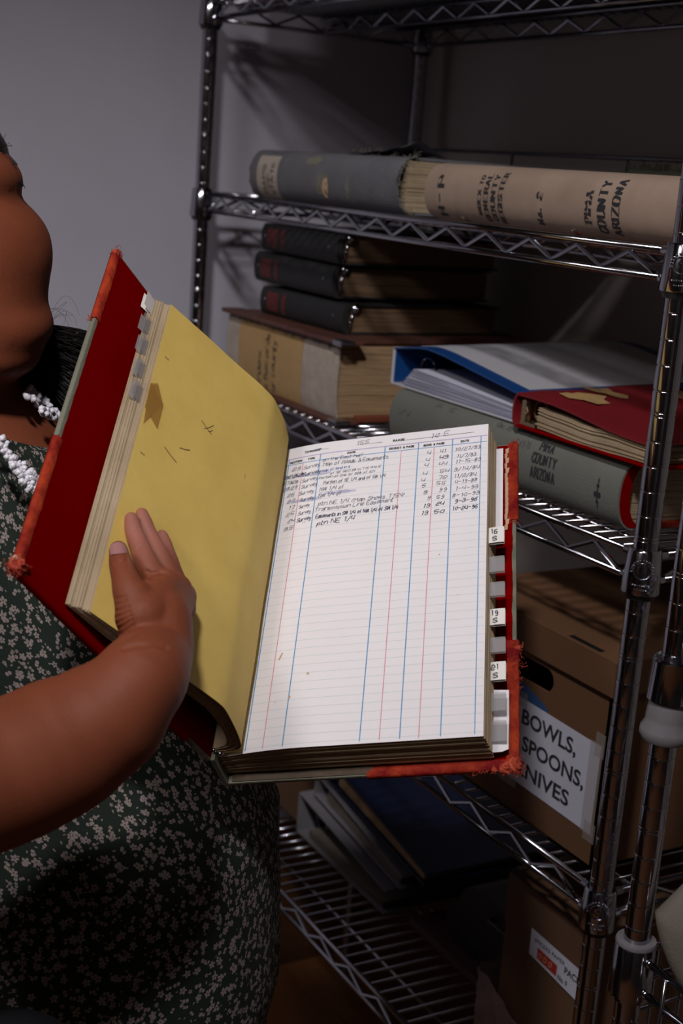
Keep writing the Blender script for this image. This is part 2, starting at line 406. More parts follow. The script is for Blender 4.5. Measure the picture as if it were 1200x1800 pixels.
M['skirting'] = mat('dark_wood_skirting', (.10, .042, .016), (.07, .03, .012), .5, scale=5, stretch=(1, .2, 4))
struct('baseboard_left', MB().box(-3.5, -2.7, -112, 18, -60, -47), M['skirting'], bevel=.1)
struct('baseboard_back', MB().box(-2.7, 150, 17.4, 18, -60, -47), M['skirting'], bevel=.1)
lt = thing('spotlight', 'ceiling spotlight with a black housing above the aisle, aimed at the shelves', 'lamp', LAMP)
_q = Vector([a - b for a, b in zip(AIM, LAMP)]).to_track_quat('-Z', 'Y')
def hk(p): v = _q @ Vector(p); return (v.x, v.y, v.z)
g = MB()
for pr in ([(5.0, -1.2), (5.0, 3.5), (3.0, 6.0), (.01, 6.2)], [(4.8, -1.2), (4.8, 3.3), (2.9, 5.8), (.01, 6.0)]):
    t_ = MB().lathe(pr, n=32); g.add([hk(p) for p in t_.v], t_.f)
g.build('lamp_housing', M['black_plastic'], lt, smooth=True, auto=.6)
t_ = MB().lathe([(.01, .3), (4.6, .3), (4.6, .5), (.01, .5)], n=32)
MB().add([hk(p) for p in t_.v], t_.f).build('lamp_glass', M['lamp'], lt)
MB().lathe([(.001, 2), (3.2, 2), (3.2, 1.3), (.5, 1.2), (.5, -.1), (.001, -.1)], n=24).build('ceiling_mount', M['black_plastic'], lt, smooth=True, auto=.6)
lt.location = (LAMP[0] * S, LAMP[1] * S, (LAMP[2] + FZ) * S)
for c_ in kids(lt):
    if c_.name.startswith('ceiling_mount'): c_.location = (0, 0, 0)
lo.location = lo.location + Vector(hk((0, 0, -1.6))) * S

lt2 = thing('added_fill_panel', 'added square white fill panel, out of view under the ceiling', 'lamp', (FILL_POS[0], FILL_POS[1], FILL_POS[2]))  # unseen body made to go with the added fill light
MB().box(-12, 12, -12, 12, .2, .8).build('fill_panel_frame', M['white'], lt2, bevel=.1)
MB().box(-11.2, 11.2, -11.2, 11.2, -.1, .25).build('fill_panel_diffuser', M['lamp'], lt2)

# ------------------------------------------------------------------ wire shelving
WX, DY = 46.0, 16.0
HT, HB = 1.46, .377
su = thing('wire_shelving_unit', 'chrome wire shelving unit loaded with old ledgers and boxes', 'shelving', (0, 0, -60))
SHELF_Z = [12, 0, -12, -27, -41.758]
def post_mesh(name, length, r=.5, n=20, g=.93):
    """grooved chrome tube; a groove every inch and a doubled one every fifth inch"""
    pr = [(0.001, 0), (r * .9, 0), (r, .05)]; k = 0; z = g
    while z < length - .3:
        for gz in ([z - .02] if k % 5 else [z - .02, z + .13]):
            pr += [(r, gz - .055), (r - .001, gz - .038), (r - .010, gz - .024), (r - .018, gz), (r - .010, gz + .024), (r - .001, gz + .038), (r, gz + .055)]
        k += 1; z += 1
    pr += [(r, length - .05), (r * .85, length), (.001, length)]
    return MB().lathe(pr, n=n)
# groove phase: a groove (double) lies at z=-0.841 on the right-hand post; post base at -60
pm = post_mesh('post', 74.0, g=.159 + 0.0)   # phase: fraction of inch
first = pm.build('post', M['chrome'], su, smooth=True, auto=1.2)
for (px_, py_) in ((WX, 0), (0, DY), (WX, DY)):
    c = first.copy(); SC.collection.objects.link(c); c.parent = su; c.location = (px_ * S, py_ * S, 0)
def shelf(z):
    """all coordinates local to the unit: sleeve bottom at z"""
    zz = z + 60; g = MB()
    rr = .15
    t, bt = zz + HT, zz + HB
    for zc in (t - .02, bt):
        g.tube([(.8, 0, zc), (WX - .8, 0, zc)], rr, 8); g.tube([(.8, DY, zc), (WX - .8, DY, zc)], rr, 8)
        g.tube([(0, .8, zc), (0, DY - .8, zc)], rr, 8); g.tube([(WX, .8, zc), (WX, DY - .8, zc)], rr, 8)
    for yc in (2.1, DY / 2, DY - 2.1):
        g.tube([(0, yc, t - .27), (WX, yc, t - .27)], .11, 6)
    sh = g.build('shelf', M['chrome'], su, smooth=True)
    def zig(name, pt, n, off, r=.105):
        q = []
        for i in range(n * 2 + 1):
            q.append(pt(i / (2 * n), (t - .22) if i % 2 else (bt + .12)))
        g2 = MB().tube(q, r, 6); return g2.build(name, M['chrome'], sh, smooth=True, auto=1.0)
    zig('truss_wire', lambda s, h: (1.4 + s * (WX - 2.8), -.02, h), 13, 0)
    zig('truss_wire', lambda s, h: (1.4 + s * (WX - 2.8), DY, h), 13, 0)
    zig('truss_wire', lambda s, h: (0, 1.2 + s * (DY - 2.4), h), 4, 0)
    zig('truss_wire', lambda s, h: (WX, 1.2 + s * (DY - 2.4), h), 4, 0)
    if True:
        zig('truss_wire', lambda s, h: (.6 + s * (WX - 1.2), DY / 2, h - .1), 14, 0)
        g3 = MB().tube([(.2, DY / 2, bt), (WX - .2, DY / 2, bt)], .12, 6); g3.build('stiffener_wire', M['chrome'], sh, smooth=True)
    for cx in (0, WX):
        for cy in (0, DY):
            c = MB().lathe([(.5, zz + 1.78), (.62, zz + 1.78), (.68, zz + 1.7), (.80, zz + .02), (.78, zz - .04), (.55, zz - .04)], (cx, cy), 24)
            sx, sy = (1 if cx == 0 else -1), (1 if cy == 0 else -1)
            for zc in (t - .02, bt):
                c.tube([(cx + sx * .55, cy, zc), (cx + sx * 1.15, cy, zc)], [.2, .17], 8)
                c.tube([(cx, cy + sy * .55, zc), (cx, cy + sy * 1.15, zc)], [.2, .17], 8)
            co = c.build('collar', M['chrome'], sh, smooth=True, auto=.7)
            MB().lathe([(.5, zz - .3), (.6, zz - .3), (.72, zz - .02), (.5, zz - .02)], (cx, cy), 20).build('wedge_sleeve', M['black_plastic'], sh, smooth=True, auto=.7)
            if cx == WX and cy == 0 and z <= 0:      # raised round emblem cast on the collar, facing the aisle
                e = MB(); a0 = math.atan2(CP[1] - cy, CP[0] - cx)
                def cyl(a, b, lift=.03):
                    rad = .70 + (1.74 - b) / 1.74 * .1 + lift; th = a0 + a / .74
                    return (cx + rad * math.cos(th), cy + rad * math.sin(th), zz + b)
                ring = [cyl(.33 * math.cos(q), .98 + .33 * math.sin(q)) for q in [i * math.pi / 12 for i in range(25)]]
                e.tube(ring, .022, 5, cap=False)
                write(e, 'S', cyl, -.13, .13, .80, .34, .07)
                for i in range(13):
                    q = math.radians(-10 + i * 200 / 12)
                    e.sphere(cyl(.46 * math.cos(q), .98 + .44 * math.sin(q), .02), .045, 6, 4)
                for i in range(8): e.sphere(cyl(-.3 + i * .086, .40, .02), .04, 6, 4)
                for i in range(6): e.sphere(cyl(-.2 + i * .08, .22, .02), .035, 6, 4)
                e.build('collar_emblem', M['chrome'], sh, smooth=True)
    # deck wires running front to back
    w0 = MB().tube([(0, -.05, t - .13), (0, DY + .05, t - .13)], .075, 6).build('deck_wire', M['chrome'], sh, smooth=True)
    n = 46
    for i in range(n):
        o = w0 if i == 0 else w0.copy()
        if i: SC.collection.objects.link(o); o.parent = sh
        o.location = ((1.0 + i * (WX - 2.0) / (n - 1)) * S, 0, 0)
    return sh
for z in SHELF_Z: shelf(z)
# back ledge rail on second shelf
g = MB().tube([(0, DY, 63.0 + 2.4), (WX, DY, 63.0 + 2.4)], .13, 8)
for x in (.6, 12, 23.2, 24.6, 34, 45.4): g.tube([(x, DY, 61.4), (x, DY, 65.4)], .09, 6)
g.build('back_ledge', M['chrome_dull'], su, smooth=True)

# ------------------------------------------------------------------ ledgers
def layers(g, x0, x1, y0, y1, z0, z1, n, jx=.05, jy=.06, wave=0, seed=1):
    rnd = random.Random(seed); z = z0
    hs = [rnd.uniform(.5, 1.5) for _ in range(n)]; tot = sum(hs)
    for h in hs:
        dz = (z1 - z0) * h / tot
        a, b = rnd.uniform(0, jx), rnd.uniform(0, jx); c, d = rnd.uniform(0, jy), rnd.uniform(0, jy)
        gp = min(.012, dz * .2)
        if wave:
            def top(x, y, zb): return zb + wave * math.sin(y * 1.1 + z0) * math.sin((zb - z0) / (z1 - z0 + 1e-6) * 3.14) + wave * .6 * math.sin(y * 2.3 + x)
            ys = [y0 + c + (y1 - d - y0 - c) * i / 10 for i in range(11)]
            for i in range(10):
                ya, yb = ys[i], ys[i + 1]
                g.hexa([(x0 + a, ya, top(x0, ya, z)), (x1 - b, ya, top(x1, ya, z)), (x1 - b, yb, top(x1, yb, z)), (x0 + a, yb, top(x0, yb, z)),
                        (x0 + a, ya, top(x0, ya, z + dz - gp)), (x1 - b, ya, top(x1, ya, z + dz - gp)), (x1 - b, yb, top(x1, yb, z + dz - gp)), (x0 + a, yb, top(x0, yb, z + dz - gp))])
        else: g.box(x0 + a, x1 - b, y0 + c, y1 - d, z, z + dz - gp)
        z += dz
    return g
def spine_fn(T, bulge, hubs=(), lift=0):
    def f(x, s):        # s = arc position -1..1 (bottom..top)
        th = s * math.pi / 2
        b = bulge + lift + sum(.05 * math.exp(-((x - h) / .12) ** 2) for h in hubs)
        zz = T / 2 + (T / 2 + lift) * (abs(math.sin(th)) ** .9) * (1 if th > 0 else -1)
        return (x, bulge - b * max(math.cos(th), 0) ** .8, zz)
    return f
def ledger(root, L, T, D, bulge, spine_m, board_m, page_m, hubs=(), bt=.17, nlay=22, ragged=0, pinset=.3, wave=0, seed=1, spine_over=0):
    f = spine_fn(T, bulge, hubs); g = MB()
    nx = 60; xs = [-spine_over + (L + 2 * spine_over) * i / nx for i in range(nx + 1)]; ss = [-1 + 2 * j / 18 for j in range(19)]
    rnd = random.Random(seed)
    def fo(x, s):
        p = list(f(x, s))
        if ragged and (x <= xs[0] or x >= xs[-1]): p[0] += rnd.uniform(-ragged, ragged)
        q = ragged * .12 * noise.noise(Vector((x * .8, s * 2, seed)))
        p[1] += q; return p
    g.surf(fo, xs, ss)
    th = .12
    g.surf(lambda x, s: (x, bulge - (bulge - th) * max(math.cos(s * math.pi / 2), 0) ** .8, T / 2 + (T / 2 - th) * (abs(math.sin(s * math.pi / 2)) ** .9) * (1 if s > 0 else -1)), xs, ss, flip=True)
    # end rims
    for xe in (xs[0], xs[-1]):
        for j in range(18):
            a, b = ss[j], ss[j + 1]
            ii = lambda s: (xe, bulge - (bulge - th) * max(math.cos(s * math.pi / 2), 0) ** .8, T / 2 + (T / 2 - th) * (abs(math.sin(s * math.pi / 2)) ** .9) * (1 if s > 0 else -1))
            g.add([f(xe, a), f(xe, b), ii(b), ii(a)], [(0, 1, 2, 3)])
    g.build('spine', spine_m, root, smooth=True, auto=.9)
    for z0, z1 in ((0, bt), (T - bt, T)):
        MB().box(0, L, bulge * .85, D, z0, z1).build('cover_board', board_m, root, bevel=.05)
    g = layers(MB(), pinset, L - pinset, bulge * .45, D - .25, bt + .01, T - bt - .01, nlay, seed=seed, wave=wave)
    g.build('page_block', page_m, root)
    return f
def arcmap(f, T, lift=.012):
    """(x, t) with t in inches from the bottom of the rounded back"""
    def m(x, t):
        s = -1 + 2 * t / (T * 1.25)
        p = f(x, s); q = f(x, s + .01); dy, dz = q[1] - p[1], q[2] - p[2]; l = math.hypot(dy, dz) or 1
        return (x, p[1] - dz / l * lift, p[2] + dy / l * lift)
    return m
def pxx(px_, py_, y): # x where a sight line meets the plane y
    d = ray(px_, py_); t = (y - CP[1]) / d[1]; return (CP + t * d)[0]
def pz(px_, py_, y):
    d = ray(px_, py_); t = (y - CP[1]) / d[1]; return (CP + t * d)[2]

DK2 = HT + .04         # deck level of the second shelf; others by their own z
def deck(z): return z + HT + .13 - .075

# --- cream index ledger, second shelf
x0 = pxx(765, 340, 1.2); L_ = 18.6
r = thing('ledger', 'thick cream canvas ledger with black county lettering, right end of the second shelf', 'book', (x0, .55, deck(0)))
T = 2.75
hubs = [1.3, 3.2, 7.0, 9.3, 11.6, 13.1, 15.9, 17.5]
f = ledger(r, L_, T, 13.0, 1.3, M['cream'], M['cream'], M['edge_dark'], hubs, seed=3)
am = arcmap(f, T)
rot = lambda a, b: am(-b, a)       # writing that climbs the spine; lines stack toward the right
g = MB()
def climb(t, xr, a0, a1, h, wd, serif=True):
    write(g, t, lambda a, b: am(xr - b, a), a0, a1, 0, h, wd, serif=serif, contrast=1.15)
def lx(px_, py_=340): return pxx(px_, py_, .7) - x0
climb('H-P', lx(783), .75, 2.45, .55, .13)
climb('INDEX TO', lx(850), 1.0, 2.5, .26, .06)
climb('GENERAL', lx(862), .7, 2.6, .34, .08)
climb('COUNTY', lx(875), .75, 2.55, .34, .08)
climb('REGISTER', lx(888), .65, 2.7, .34, .08)
climb('No. 2', lx(958), .85, 2.0, .34, .09)
climb('PIMA', lx(1047), 1.15, 2.2, .46, .09)
climb('COUNTY', lx(1071), .75, 2.6, .50, .09)
climb('ARIZONA', lx(1096), .7, 2.75, .46, .09)
g.build('stamped_lettering', M['ink'], r)
def patch(am_, cx, ct, rx, rt, m, root, name, lift=0, seed=0, n=14):
    rnd = random.Random(seed); V = [am_(cx, ct)]
    for i in range(n):
        a = 2 * math.pi * i / n; q = rnd.uniform(.7, 1.25)
        V.append(am_(cx + rx * q * math.cos(a), ct + rt * q * math.sin(a)))
    MB().add(V, [(0, 1 + i, 1 + (i + 1) % n) for i in range(n)]).build(name, m, root)
patch(am, lx(1000, 395), .42, .22, .22, M['red_leather'], r, 'worn_hole', seed=5)
patch(am, lx(808, 385), .45, .16, .13, M['leather_brown'], r, 'worn_hole', seed=6)
g = MB()
rnd = random.Random(3)
for cx, ct in ((lx(1000, 395), .42), (lx(808, 385), .45)):
    for i in range(22):
        a = rnd.uniform(0, 6.28); a2 = a + rnd.uniform(-.7, .7); l = rnd.uniform(.22, .42)
        p = am(cx + .18 * math.cos(a), ct + .18 * math.sin(a)); q = am(cx + l * math.cos(a2), ct + l * math.sin(a2))
        g.tube([p, ((p[0] + q[0]) / 2, (p[1] + q[1]) / 2 - .05, (p[2] + q[2]) / 2), q], .012, 4)
g.build('frayed_thread', M['cream'], r)

# --- slate grey ledger, second shelf left
x0 = 5.5; r = thing('ledger', 'slate grey canvas ledger with torn end and small paper spine label, left on second shelf', 'book', (x0, .75, deck(0)))
T = 2.95; L_ = 17.9
f = ledger(r, L_, T, 13.5, 1.2, M['grey_cloth'], M['grey_cloth'], M['edge'], (), ragged=.16, seed=9, pinset=-.05)
am = arcmap(f, T)
g = MB(); a, b = 1.05, 3.9
g.surf(lambda x, t: arcmap(f, T, .02)(x, t), [a + (b - a) * i / 8 for i in range(9)], [.45 + 2.35 * i / 10 for i in range(11)])
g.build('paper_label', M['white_tape'], r, smooth=True)
g = MB()
a3 = arcmap(f, T, .035)
write(g, 'MAPS', lambda p, q: a3(2.3 - q, p), .9, 2.3, 0, .4, .05, jit=.5)
write(g, 'OF', lambda p, q: a3(2.85 - q, p), 1.3, 1.9, 0, .3, .05, jit=.5)
write(g, 'STATE', lambda p, q: a3(3.4 - q, p), .9, 2.45, 0, .38, .05, jit=.5)
g.build('label_writing', M['ink'], r)
patch(am, 9.6, 1.55, .75, .5, M['cloth'], r, 'worn_patch', seed=11)
patch(arcmap(f, T, .02), 10.0, 1.5, .35, .5, M['torn'], r, 'worn_patch', seed=12)
patch(am, 12.6, 1.5, .28, .6, M['cloth'], r, 'worn_patch', seed=13)
patch(am, 8.2, 2.7, .9, .3, M['cloth'], r, 'worn_patch', seed=15)
g = MB(); rnd = random.Random(21)
for i in range(90):       # frayed end and upper edge
    if i < 50:
        s = rnd.uniform(-1, 1); p = f(L_ + .02, s)
    else: p = (rnd.uniform(11, L_), 1.1 + rnd.uniform(-.3, .3), T + .02)
    q = (p[0] + rnd.uniform(-.1, .45), p[1] + rnd.uniform(-.2, .2), p[2] + rnd.uniform(-.1, .4))
    g.tube([p, ((p[0] + q[0]) / 2 + rnd.uniform(-.1, .1), (p[1] + q[1]) / 2, (p[2] + q[2]) / 2 + .08), q], .014, 4)
g.build('frayed_thread', M['cloth'], r)
MB().surf(lambda x, y: (x, y, T + .08 + .75 * ((x - 11) / 7) ** 2 * math.exp(-((y - 1.2) / 1.0) ** 2) + .03 * math.sin(x * 3 + y * 5)), [11 + 6.9 * i / 24 for i in range(25)], [.7 + 2.2 * i / 8 for i in range(9)]).build('torn_cloth_flap', M['grey_cloth'], r, smooth=True)

# --- frayed ledger behind
r = thing('ledger', 'old ledger with frayed green cloth top, behind the cream ledger on the second shelf', 'book', (25.2, 13.95, deck(0)))
f = ledger(r, 14.5, 3.35, -.0 + 1.6, .8, M['cloth'], M['leather_brown'], M['edge_dark'], (), ragged=.2, seed=31)
g = MB(); rnd = random.Random(8)
for i in range(160):
    x = rnd.uniform(0, 10) if i % 2 else rnd.uniform(0, 3); p = (x, rnd.uniform(.2, 1.0), 3.3)
    q = (x + rnd.uniform(-.3, .3), p[1] + rnd.uniform(-.2, .2), 3.4 + rnd.uniform(0, .35))
    g.tube([p, ((p[0] + q[0]) / 2, p[1], (p[2] + q[2]) / 2 + .05), q], .02, 4)
g.build('frayed_thread', M['cloth'], r)

# --- big tan ledger, third shelf left
z3 = deck(-12)
r = thing('ledger', 'battered dark-boarded ledger with tan paper and white tape spine, under the three black binders', 'book', (2.8, 1.0, z3))
T = 4.7; L_ = 15.2
f = ledger(r, L_, T, 14.5, .45, M['white_tape'], M['leather_brown'], M['edge_dark'], (), bt=.22, nlay=26, seed=41, ragged=.05, pinset=.1, wave=.05)
am = arcmap(f, T, .02)
g = MB(); g.surf(lambda x, t: am(x, t), [2.0 + 8.9 * i / 20 for i in range(21)], [.35 + (T * 1.25 - .8) * i / 14 for i in range(15)])
g.build('spine_label', M['tan'], r, smooth=True)
g = MB(); a3 = arcmap(f, T, .035)
for xx, t, a, b in ((5.4, 'Index', 1.6, 3.2), (6.4, 'of Records', 1.0, 4.2), (7.4, 'for county', 1.1, 3.9)):
    write(g, t, lambda p, q: a3(xx - q, p), a, b, 0, .5, .06, jit=.4)
g.build('label_writing', M['ink'], r)
for z0 in (-.05, T - .22):      # boards overhang and carry worn metal corners
    MB().box(-.3, L_ + .9, -.35, 1.2, z0, z0 + .27).build('board_edge', M['leather_brown'], r, bevel=.1)
    MB().box(L_ + .0, L_ + 1.1, -.45, .5, z0 - .03, z0 + .32).build('metal_corner', M['chrome_dull'], r, bevel=.12)
g = MB(); rnd = random.Random(77)
for i in range(26):             # torn leather hanging from the top board
    x = 1 + i * .52; w_ = rnd.uniform(.15, .4); d_ = rnd.uniform(.1, .45)
    g.add([(x - w_, .05, T - .2), (x + w_, .05, T - .2), (x + rnd.uniform(-.2, .2), -.02, T - .2 - d_)], [(0, 1, 2)])
g.build('torn_leather', M['leather_brown'], r)
MB().box(L_ - .2, L_ + .45, 1.4, 8.4, .0, .35).build('leather_hinge', M['rust'], r, bevel=.08)

# --- red-brown leather ledger standing behind, third shelf
r = thing('ledger', 'red-brown leather ledger with buff spine edge, wedged between tan and grey-green ledgers', 'book', (18.75, 5.6, z3))
MB().box(0, 3.3, 0, 9, 0, 3.9).build('cover', M['rust'], r, bevel=.25)
MB().box(3.32, 4.0, -.25, 8, 0, 4.4).build('page_block', M['torn'], r, bevel=.12)

# --- three black post binders
def post_binder(label, loc, rz=0, L_=10.7, T=1.75, D=11.4):
    r = thing('post_binder', label, 'binder', loc, rz, 'black post binders stacked on the third shelf')
    g = MB(); prof = []
    n = 10
    for i in range(n + 1):
        a = -math.pi / 2 + math.pi * i / n; prof.append((.5 - .42 * math.cos(a) ** .7 if math.cos(a) > 1e-6 else .5, T / 2 + T / 2 * math.sin(a)))
    prof = [(.1, T)] if False else prof
    poly = prof + [(.9, T), (.9, T - .1), (.6, T - .12), (.45, T - .4), (.45, .4), (.6, .12), (.9, .1), (.9, 0)]
    g.prism(poly, lambda p, q, t: (t, p, q), 0, L_); g.build('spine', M['black'], r, smooth=True, auto=.5)
    for z0 in (0, T - .1): MB().box(-.05, L_ + .08, .8, D, z0, z0 + .1).build('cover_board', M['black'], r, bevel=.03)
    layers(MB(), .12, L_ - .05, .7, D - .2, .13, T - .13, 12, jx=.12, seed=int(abs(loc[2]) * 10), wave=.03).build('page_block', M['edge_brown'], r)
    g = MB(); am_ = lambda x, t: (x, .06 - .0, t)
    for x, w_, hh in ((1.7, .9, 1.15), (3.2, .25, 1.3)):
        g.surf(lambda a, b: (a, .5 - .42 * max(math.cos(math.asin(max(-1, min(1, (b - T / 2) / (T / 2))))), 0) ** .7 - .012, b), [x - w_ / 1.2 + w_ * 1.7 * i / 4 for i in range(5)], [T / 2 - hh / 2 + hh * i / 8 for i in range(9)])
    g.build('stamped_label', M['dim_red'], r, smooth=True)
    g = MB()
    for x in (.7, L_ - 1.1): g.sphere((x, .07, T / 2 + .1), .1, 8, 6, (1, .4, 1))
    g.build('rivet', M['chrome'], r, smooth=True)
    g = MB(); g.tube([(L_ - .02, .95, T - .25), (L_ + .10, .95, T - .25)], .3, 12)
    g.sphere((L_ + .12, .95, T - .25), .13, 8, 6); g.sphere((L_ + .1, .55, T * .42), .1, 8, 6); g.tube([(L_ + .02, .6, .3), (L_ + .02, .75, T - .3)], .09, 6)
    g.build('binding_post', M['chrome'], r, smooth=True)
    return r
post_binder('lowest black post binder of the stack, lying directly on the tan ledger', (4.9, 2.2, z3 + 4.72), .02)
post_binder('middle black post binder of the stack of three, pushed out furthest left', (3.5, 2.3, z3 + 4.72 + 1.95), .0, T=1.9)
post_binder('top black post binder of the stack, just under the second shelf', (3.9, 2.5, z3 + 4.72 + 3.95), -.02)

# --- grey-green county ledger
x0 = 24.2; T = 3.05; L_ = 18.5
r = thing('ledger', 'large grey-green canvas county ledger with red leather ends, under the white and red binders', 'book', (x0, .95, z3), .012)
f = ledger(r, L_, T, 14.3, 1.1, M['cloth_dirty'], M['cloth_dirty'], M['edge'], (), seed=51, pinset=.25, nlay=26, wave=.05)
am = arcmap(f, T); g = MB()
def lx3(px_, py_): return pxx(px_, py_, 1.1) - x0
xa, xb = lx3(944, 810), lx3(974, 820)
for t, a, b, base, h in (('PIMA', lx3(943, 805), lx3(967, 815), 2.55, .33), ('COUNTY', lx3(932, 830), lx3(974, 840), 2.05, .33), ('ARIZONA', lx3(930, 845), lx3(973, 857), 1.57, .33)):
    write(g, t, am, a, b, base, h, .085, serif=True, contrast=1.15)
cx = lx3(1049, 855)
for dx, dt, rx_, rt_ in ((0, .42, .05, .1), (0, .25, .1, .07), (0, 0, .07, .2), (-.14, 0, .1, .1), (.14, 0, .1, .1), (0, -.25, .1, .07), (0, -.42, .05, .1)):
    V = [am(cx + dx + rx_ * math.cos(a), 1.75 + dt + rt_ * math.sin(a)) for a in [i * math.pi / 5 for i in range(10)]]
    g.add(V, [tuple(range(10))])
g.build('stamped_lettering', M['ink'], r)
g = MB()
for t, pa, pb, base in (('Main', (884, 762), (895, 770), 3.35), ('Dec. 22, 1979 - $ 5948', (862, 770), (941, 806), 2.95), ('$ 6976', (900, 800), (925, 815), 2.45), ('A 5', (755, 740), (790, 752), 2.9), ('W', (700, 745), (722, 750), 2.1)):
    write(g, t, am, lx3(*pa), lx3(*pb), base, .26, .03, slant=.2, jit=.5)
g.build('pencil_writing', mat('pencil_lead', (.075, .075, .075), None, .6), r)
g = MB(); nn = 14     # red leather showing at the rounded head
V = [(L_ + .02, 1.1 - 1.0 * max(math.cos(s * math.pi / 2), 0) ** .8, T / 2 + (T / 2 - .08) * (abs(math.sin(s * math.pi / 2)) ** .9) * (1 if s > 0 else -1)) for s in [-1 + 2 * i / nn for i in range(nn + 1)]]
V2 = [(L_ + .02, p[1] + .55, T / 2 + (p[2] - T / 2) * .95) for p in V]
g.add(V + V2, [(i, i + 1, nn + 2 + i, nn + 1 + i) for i in range(nn)])
g.add([(p[0] - .3, p[1], p[2]) for p in V] + V, [(i, i + 1, nn + 2 + i, nn + 1 + i) for i in range(nn)])
g.build('head_cap', M['red'], r)
MB().box(L_ - 1.6, L_ + .06, 1.6, 4.4, -.02, .22).build('leather_corner', M['red_leather'], r, bevel=.05)

# --- white and blue ring binder (spine along y at x=23.3, free edges to the right)
z5 = z3 + T
r = thing('ring_binder', 'white and blue ring binder stuffed with papers, lying on the grey-green ledger', 'binder', (23.0, 1.6, z5 + .02))
wl, dl = 11.6, 13.6
def top(x, y):    # flexed top cover
    return 1.95 + .55 * math.sin(min(x / 5, 1) * 1.5) - .125 * max(x - 3, 0) + .03 * y
xs = [wl * i / 16 for i in range(17)]; ys = [dl * i / 8 for i in range(9)]
def shell(name, zf, m, x0_=0, x1_=wl, y0_=0, y1_=dl, th=.08):
    g = MB(); xx = [x0_ + (x1_ - x0_) * i / 14 for i in range(15)]; yy = [y0_ + (y1_ - y0_) * i / 6 for i in range(7)]
    g.surf(lambda x, y: (x, y, zf(x, y)), xx, yy); g.surf(lambda x, y: (x, y, zf(x, y) - th), xx, yy, flip=True)
    for y in (y0_, y1_): g.surf(lambda x, q: (x, y, zf(x, y0_ if y == y0_ else y1_) - q), xx, [0, th], flip=(y == y0_))
    for x in (x0_, x1_): g.surf(lambda y, q: (x, y, zf(x, y) - q), yy, [0, th])
    return g.build(name, m, r, smooth=True, auto=.6, weld=True)
shell('front_cover', top, M['blue'])
shell('clear_sleeve', lambda x, y: top(x, y) + .03, M['white_binder'], .0, wl, 0, dl, .02) if False else None
shell('cover_sheet', lambda x, y: top(x, y) + .03, M['white_binder'], 1.3, wl - .5, .9, dl - .9, .02)
MB().box(0, wl, 0, dl, 0, .09).build('back_cover', M['white_binder'], r, bevel=.03)
MB().box(-.08, .08, 0, dl, 0, 1.98).build('spine', M['white_binder'], r, bevel=.05)
MB().box(.09, .14, .1, dl - .1, .12, 1.85).build('spine_lining', M['blue'], r)
g = MB(); rnd = random.Random(5)
for i in range(26):
    z0 = .12 + i * .042; x_ = .9 + .045 * i + rnd.uniform(-.12, .12)
    zt = lambda x: z0 * (1 - .45 * (x / wl))
    V = []
    for x in (x_, wl * .5, wl - .35 - rnd.uniform(0, .25)): V += [(x, .12 + rnd.uniform(0, .15), zt(x)), (x, dl - .3, zt(x)), (x, .12, zt(x) + .028), (x, dl - .3, zt(x) + .028)]
    g.hexa([V[0], V[4], V[5], V[1], V[2], V[6], V[7], V[3]]); g.hexa([V[4], V[8], V[9], V[5], V[6], V[10], V[11], V[7]])
g.build('paper_stack', M['white'], r)
g = MB()
for yy in (1.2, dl / 2, dl - 1.2):
    g.tube([(1.7 + .75 * math.cos(a), yy, .95 + .68 * math.sin(a)) for a in [i * math.pi / 9 for i in range(19)]], .06, 6)
g.box(.6, 2.6, .3, dl - .3, .12, .22)
g.build('ring_mechanism', M['chrome'], r, smooth=True, auto=.6)

# --- small red ring binder
r = thing('ring_binder', 'small worn red ring binder with yellowed pages, right of the white binder', 'binder', (34.9, 1.15, z5 + .02))
wl, dl = 9.8, 8.2
rt = lambda x, y: 1.55 + .12 * math.sin(x * .6) - .045 * x + .04 * y + .05 * math.sin(y * 1.2)
shell('front_cover', rt, M['red_vinyl'], .1, wl, -.05, dl, .1)
g = MB(); g.box(.1, wl, -.05, dl, 0, .12); g.build('back_cover', M['red'], r, bevel=.04)
g = MB(); g.prism([(.25, 0), (.0, .25), (-.08, .8), (0, 1.35), (.25, 1.6), (.3, 1.5), (.12, 1.3), (.05, .8), (.12, .3), (.3, .1)], lambda p, q, t: (p, t, q), -.1, dl)
g.build('spine', M['red_vinyl'], r, smooth=True, auto=.7)
g = MB(); rnd = random.Random(15)
for i in range(20):
    z0 = .16 + i * .052; xx = [1.6 + rnd.uniform(-.1, .1) + k_ * (wl - 2.0) / 10 for k_ in range(11)]; y_ = .05 + rnd.uniform(0, .12)
    zf = lambda x: z0 * (1 - .028 * x) + .05 * math.sin(x * .9 + i * .05) + .04 * (i / 20) * math.sin(x * 2.1)
    for k_ in range(10):
        a, b = xx[k_], xx[k_ + 1]
        g.hexa([(a, y_, zf(a)), (b, y_, zf(b)), (b, dl - .4, zf(b)), (a, dl - .4, zf(a)), (a, y_, zf(a) + .034), (b, y_, zf(b) + .034), (b, dl - .4, zf(b) + .034), (a, dl - .4, zf(a) + .034)])
g.build('paper_stack', M['edge'], r)
g = MB()
for yy in (.7, 4, 7.3): g.tube([(1.1 + .5 * math.cos(a), yy, .85 + .5 * math.sin(a)) for a in [i * math.pi / 8 for i in range(17)]], .055, 6)
g.tube([(.5, .1, .3), (.9, .1, .8), (.6, .1, 1.3)], .06, 6); g.box(.35, 1.5, .1, dl - .2, .14, .3); g.box(.5, .8, .02, .3, .3, 1.3)
g.build('ring_mechanism', M['brass'], r, smooth=True, auto=.6)
g = MB(); rnd = random.Random(4)
